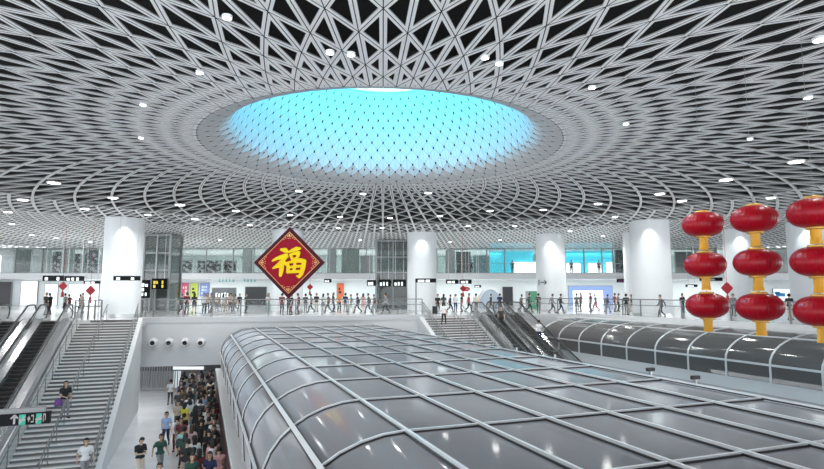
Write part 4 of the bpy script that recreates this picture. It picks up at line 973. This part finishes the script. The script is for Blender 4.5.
# people on the far concourse
FAR = [(46, 306, 46, 'standing', 'charcoal', 'grey'), (52, 306, 47, 'phone', 'black', 'black'), (68, 311, 52, 'standing', 'grey', 'black'), (72, 309, 54, 'walking', 'maroon', 'charcoal'), (78, 311, 50, 'walking', 'navy', 'black'), (84, 312, 50, 'standing', 'beige', 'grey'),
       (182, 312, 47, 'walking', 'dark green', 'black'), (187, 313, 46.5, 'standing', 'maroon', 'dark green'), (191, 312, 48, 'strolling', 'black', 'charcoal'), (202, 312, 49, 'standing', 'white', 'black'), (205, 311, 50, 'waiting', 'beige', 'navy'),
       (213, 311, 54, 'standing', 'beige', 'brown'), (217, 310, 55, 'folded', 'cream', 'grey'), (220, 311, 53, 'waiting', 'white', 'beige'), (224, 310, 55, 'standing', 'pink', 'beige'), (228, 311, 54, 'phone', 'cream', 'brown'), (231, 311, 54, 'walking', 'beige', 'charcoal'), (235, 311, 55, 'standing', 'black', 'brown'),
       (245, 313, 50, 'standing', 'charcoal', 'black'), (268, 312, 52, 'waiting', 'white', 'teal'), (282, 313, 46.3, 'standing', 'maroon', 'black'), (287, 313, 46.3, 'folded', 'charcoal', 'black'), (292, 313, 46.3, 'standing', 'black', 'maroon'), (297, 313, 46.3, 'phone', 'maroon', 'charcoal'),
       (306, 312, 51, 'standing', 'charcoal', 'grey'), (311, 312, 52, 'walking', 'grey', 'black'), (317, 311, 54, 'standing', 'black', 'beige'), (322, 311, 54, 'dress', 'white', 'grey'), (328, 312, 51, 'walking', 'maroon', 'black'), (333, 312, 53, 'waiting', 'charcoal', 'navy'), (340, 312, 52, 'standing', 'orange', 'black'), (345, 312, 52, 'standing', 'navy', 'grey'), (352, 311, 55, 'walking', 'grey', 'beige'), (358, 312, 51, 'striding', 'black', 'black'), (363, 311, 54, 'dress', 'pink', 'pink'), (369, 312, 50, 'striding', 'charcoal', 'navy'), (374, 312, 52, 'walking', 'black', 'grey'), (386, 313, 48.5, 'striding', 'grey', 'black'),
       (438, 313, 47.5, 'standing', 'black', 'charcoal'), (444, 312, 49, 'waiting', 'charcoal', 'black'), (450, 311, 52, 'walking', 'navy', 'black'), (456, 311, 52, 'phone', 'white', 'navy'), (462, 311, 53, 'standing', 'black', 'red'), (468, 311, 53, 'walking', 'red', 'black'), (477, 311, 52, 'standing', 'cream', 'charcoal'), (490, 310, 55, 'walking', 'charcoal', 'brown'), (499, 311, 53, 'standing', 'navy', 'navy'),
       (521, 311, 53, 'walking', 'brown', 'black'), (529, 312, 52, 'striding', 'dark green', 'black'), (539, 313, 50, 'standing', 'charcoal', 'charcoal'), (552, 312.5, 50, 'striding', 'grey', 'charcoal'), (562, 313, 49, 'striding', 'black', 'navy'), (576, 311, 53, 'standing', 'grey', 'brown'), (581, 311, 54, 'waiting', 'brown', 'black'), (591, 311, 54, 'standing', 'maroon', 'maroon'), (597, 311, 55, 'walking', 'grey', 'red'), (607, 312, 52, 'striding', 'charcoal', 'grey'), (614, 311, 54, 'standing', 'red', 'grey'), (620, 311, 54, 'phone', 'grey', 'black'), (626, 312, 46, 'standing', 'black', 'grey'), (632, 313, 46.5, 'walking', 'charcoal', 'beige'), (661, 314, 41, 'striding', 'charcoal', 'black'),
       (681, 313, 52, 'standing', 'black', 'navy'), (686, 313, 52, 'folded', 'black', 'brown'), (716, 315, 46, 'walking', 'maroon', 'grey'), (733, 316, 44, 'standing', 'grey', 'charcoal'), (789, 320, 37.5, 'standing', 'black', 'beige')]
LM = [(60, 'by the far left shop fronts'), (100, 'near the small red knots'), (195, 'before the row of shop posters'), (240, 'by the dark shop counter'), (275, 'by the large black display board'), (303, 'below the red diamond'), (350, 'near the orange red poster'), (400, 'beside the middle glass lift'), (482, 'at the far escalator heads'), (545, 'near the green kiosk'), (570, 'by the far round column'), (632, 'before the white lit screen'), (670, 'below the broad column'), (745, 'behind the left lantern string'), (830, 'behind the right lantern string')]
for px, py, D, f, tp, bt in FAR:
    p = at_y(px, 300, D); p.z = 0; wl = next(w_ for x_, w_ in LM if px < x_)
    p.y += R.uniform(-.6, .9) if D > 46.5 else 0
    while any((p-q).length < .75 for q in TAKEN): p.y += .35
    TAKEN.append(p)
    rz = R.choice([towards_cam(p, .3), towards_cam(p, 2.9), math.pi/2, -math.pi/2]) if f not in ('striding', 'walking') else R.choice([math.pi/2, -math.pi/2])
    person(f, p, rz, tp, bt, 'black', wl, R.uniform(.95, 1.04), 'people on the far concourse')
for px, D, tp, lab in ((571.5, 72, 'charcoal', 'person in charcoal standing in front of the left billboard on the upper gallery'), (599, 72, 'maroon', 'person in maroon standing in front of the middle billboard on the upper gallery'), (471.5, 71.5, 'black', 'person in black standing at the upper gallery glass above the far escalators'), (512.5, 72, 'navy', 'person in navy standing left of the wide billboard on the upper gallery'), (226, 72, 'black', 'person in black on the upper gallery above the dark shop counter'), (622, 71.5, 'navy', 'person in navy by the dark doorway on the upper gallery')):
    p = at_y(px, 270, D); p.z = 4.22; person('standing', p, towards_cam(p), tp, 'black', label=lab)
# suitcase beside the middle column
p = at_y(435, 300, 47); t = thing('suitcase', 'black suitcase on the floor beside the middle column', 'suitcase', (p.x, 47, 0)); q = MB(); q.box(-.22, .22, -.13, .13, .06, .68); q.build('shell', M_black, t, local=True)
for sx in (-.16, .16): q = MB(); q.ball((sx, 0, .035), .035, seg=8, rings=6); q.build('wheel', M_rubber, t, True, True)
q = MB(); q.tube([(-.1, .08, .68), (-.1, .08, 1.0), (.1, .08, 1.0), (.1, .08, .68)], .012, 6); q.build('handle', M_steel, t, local=True)
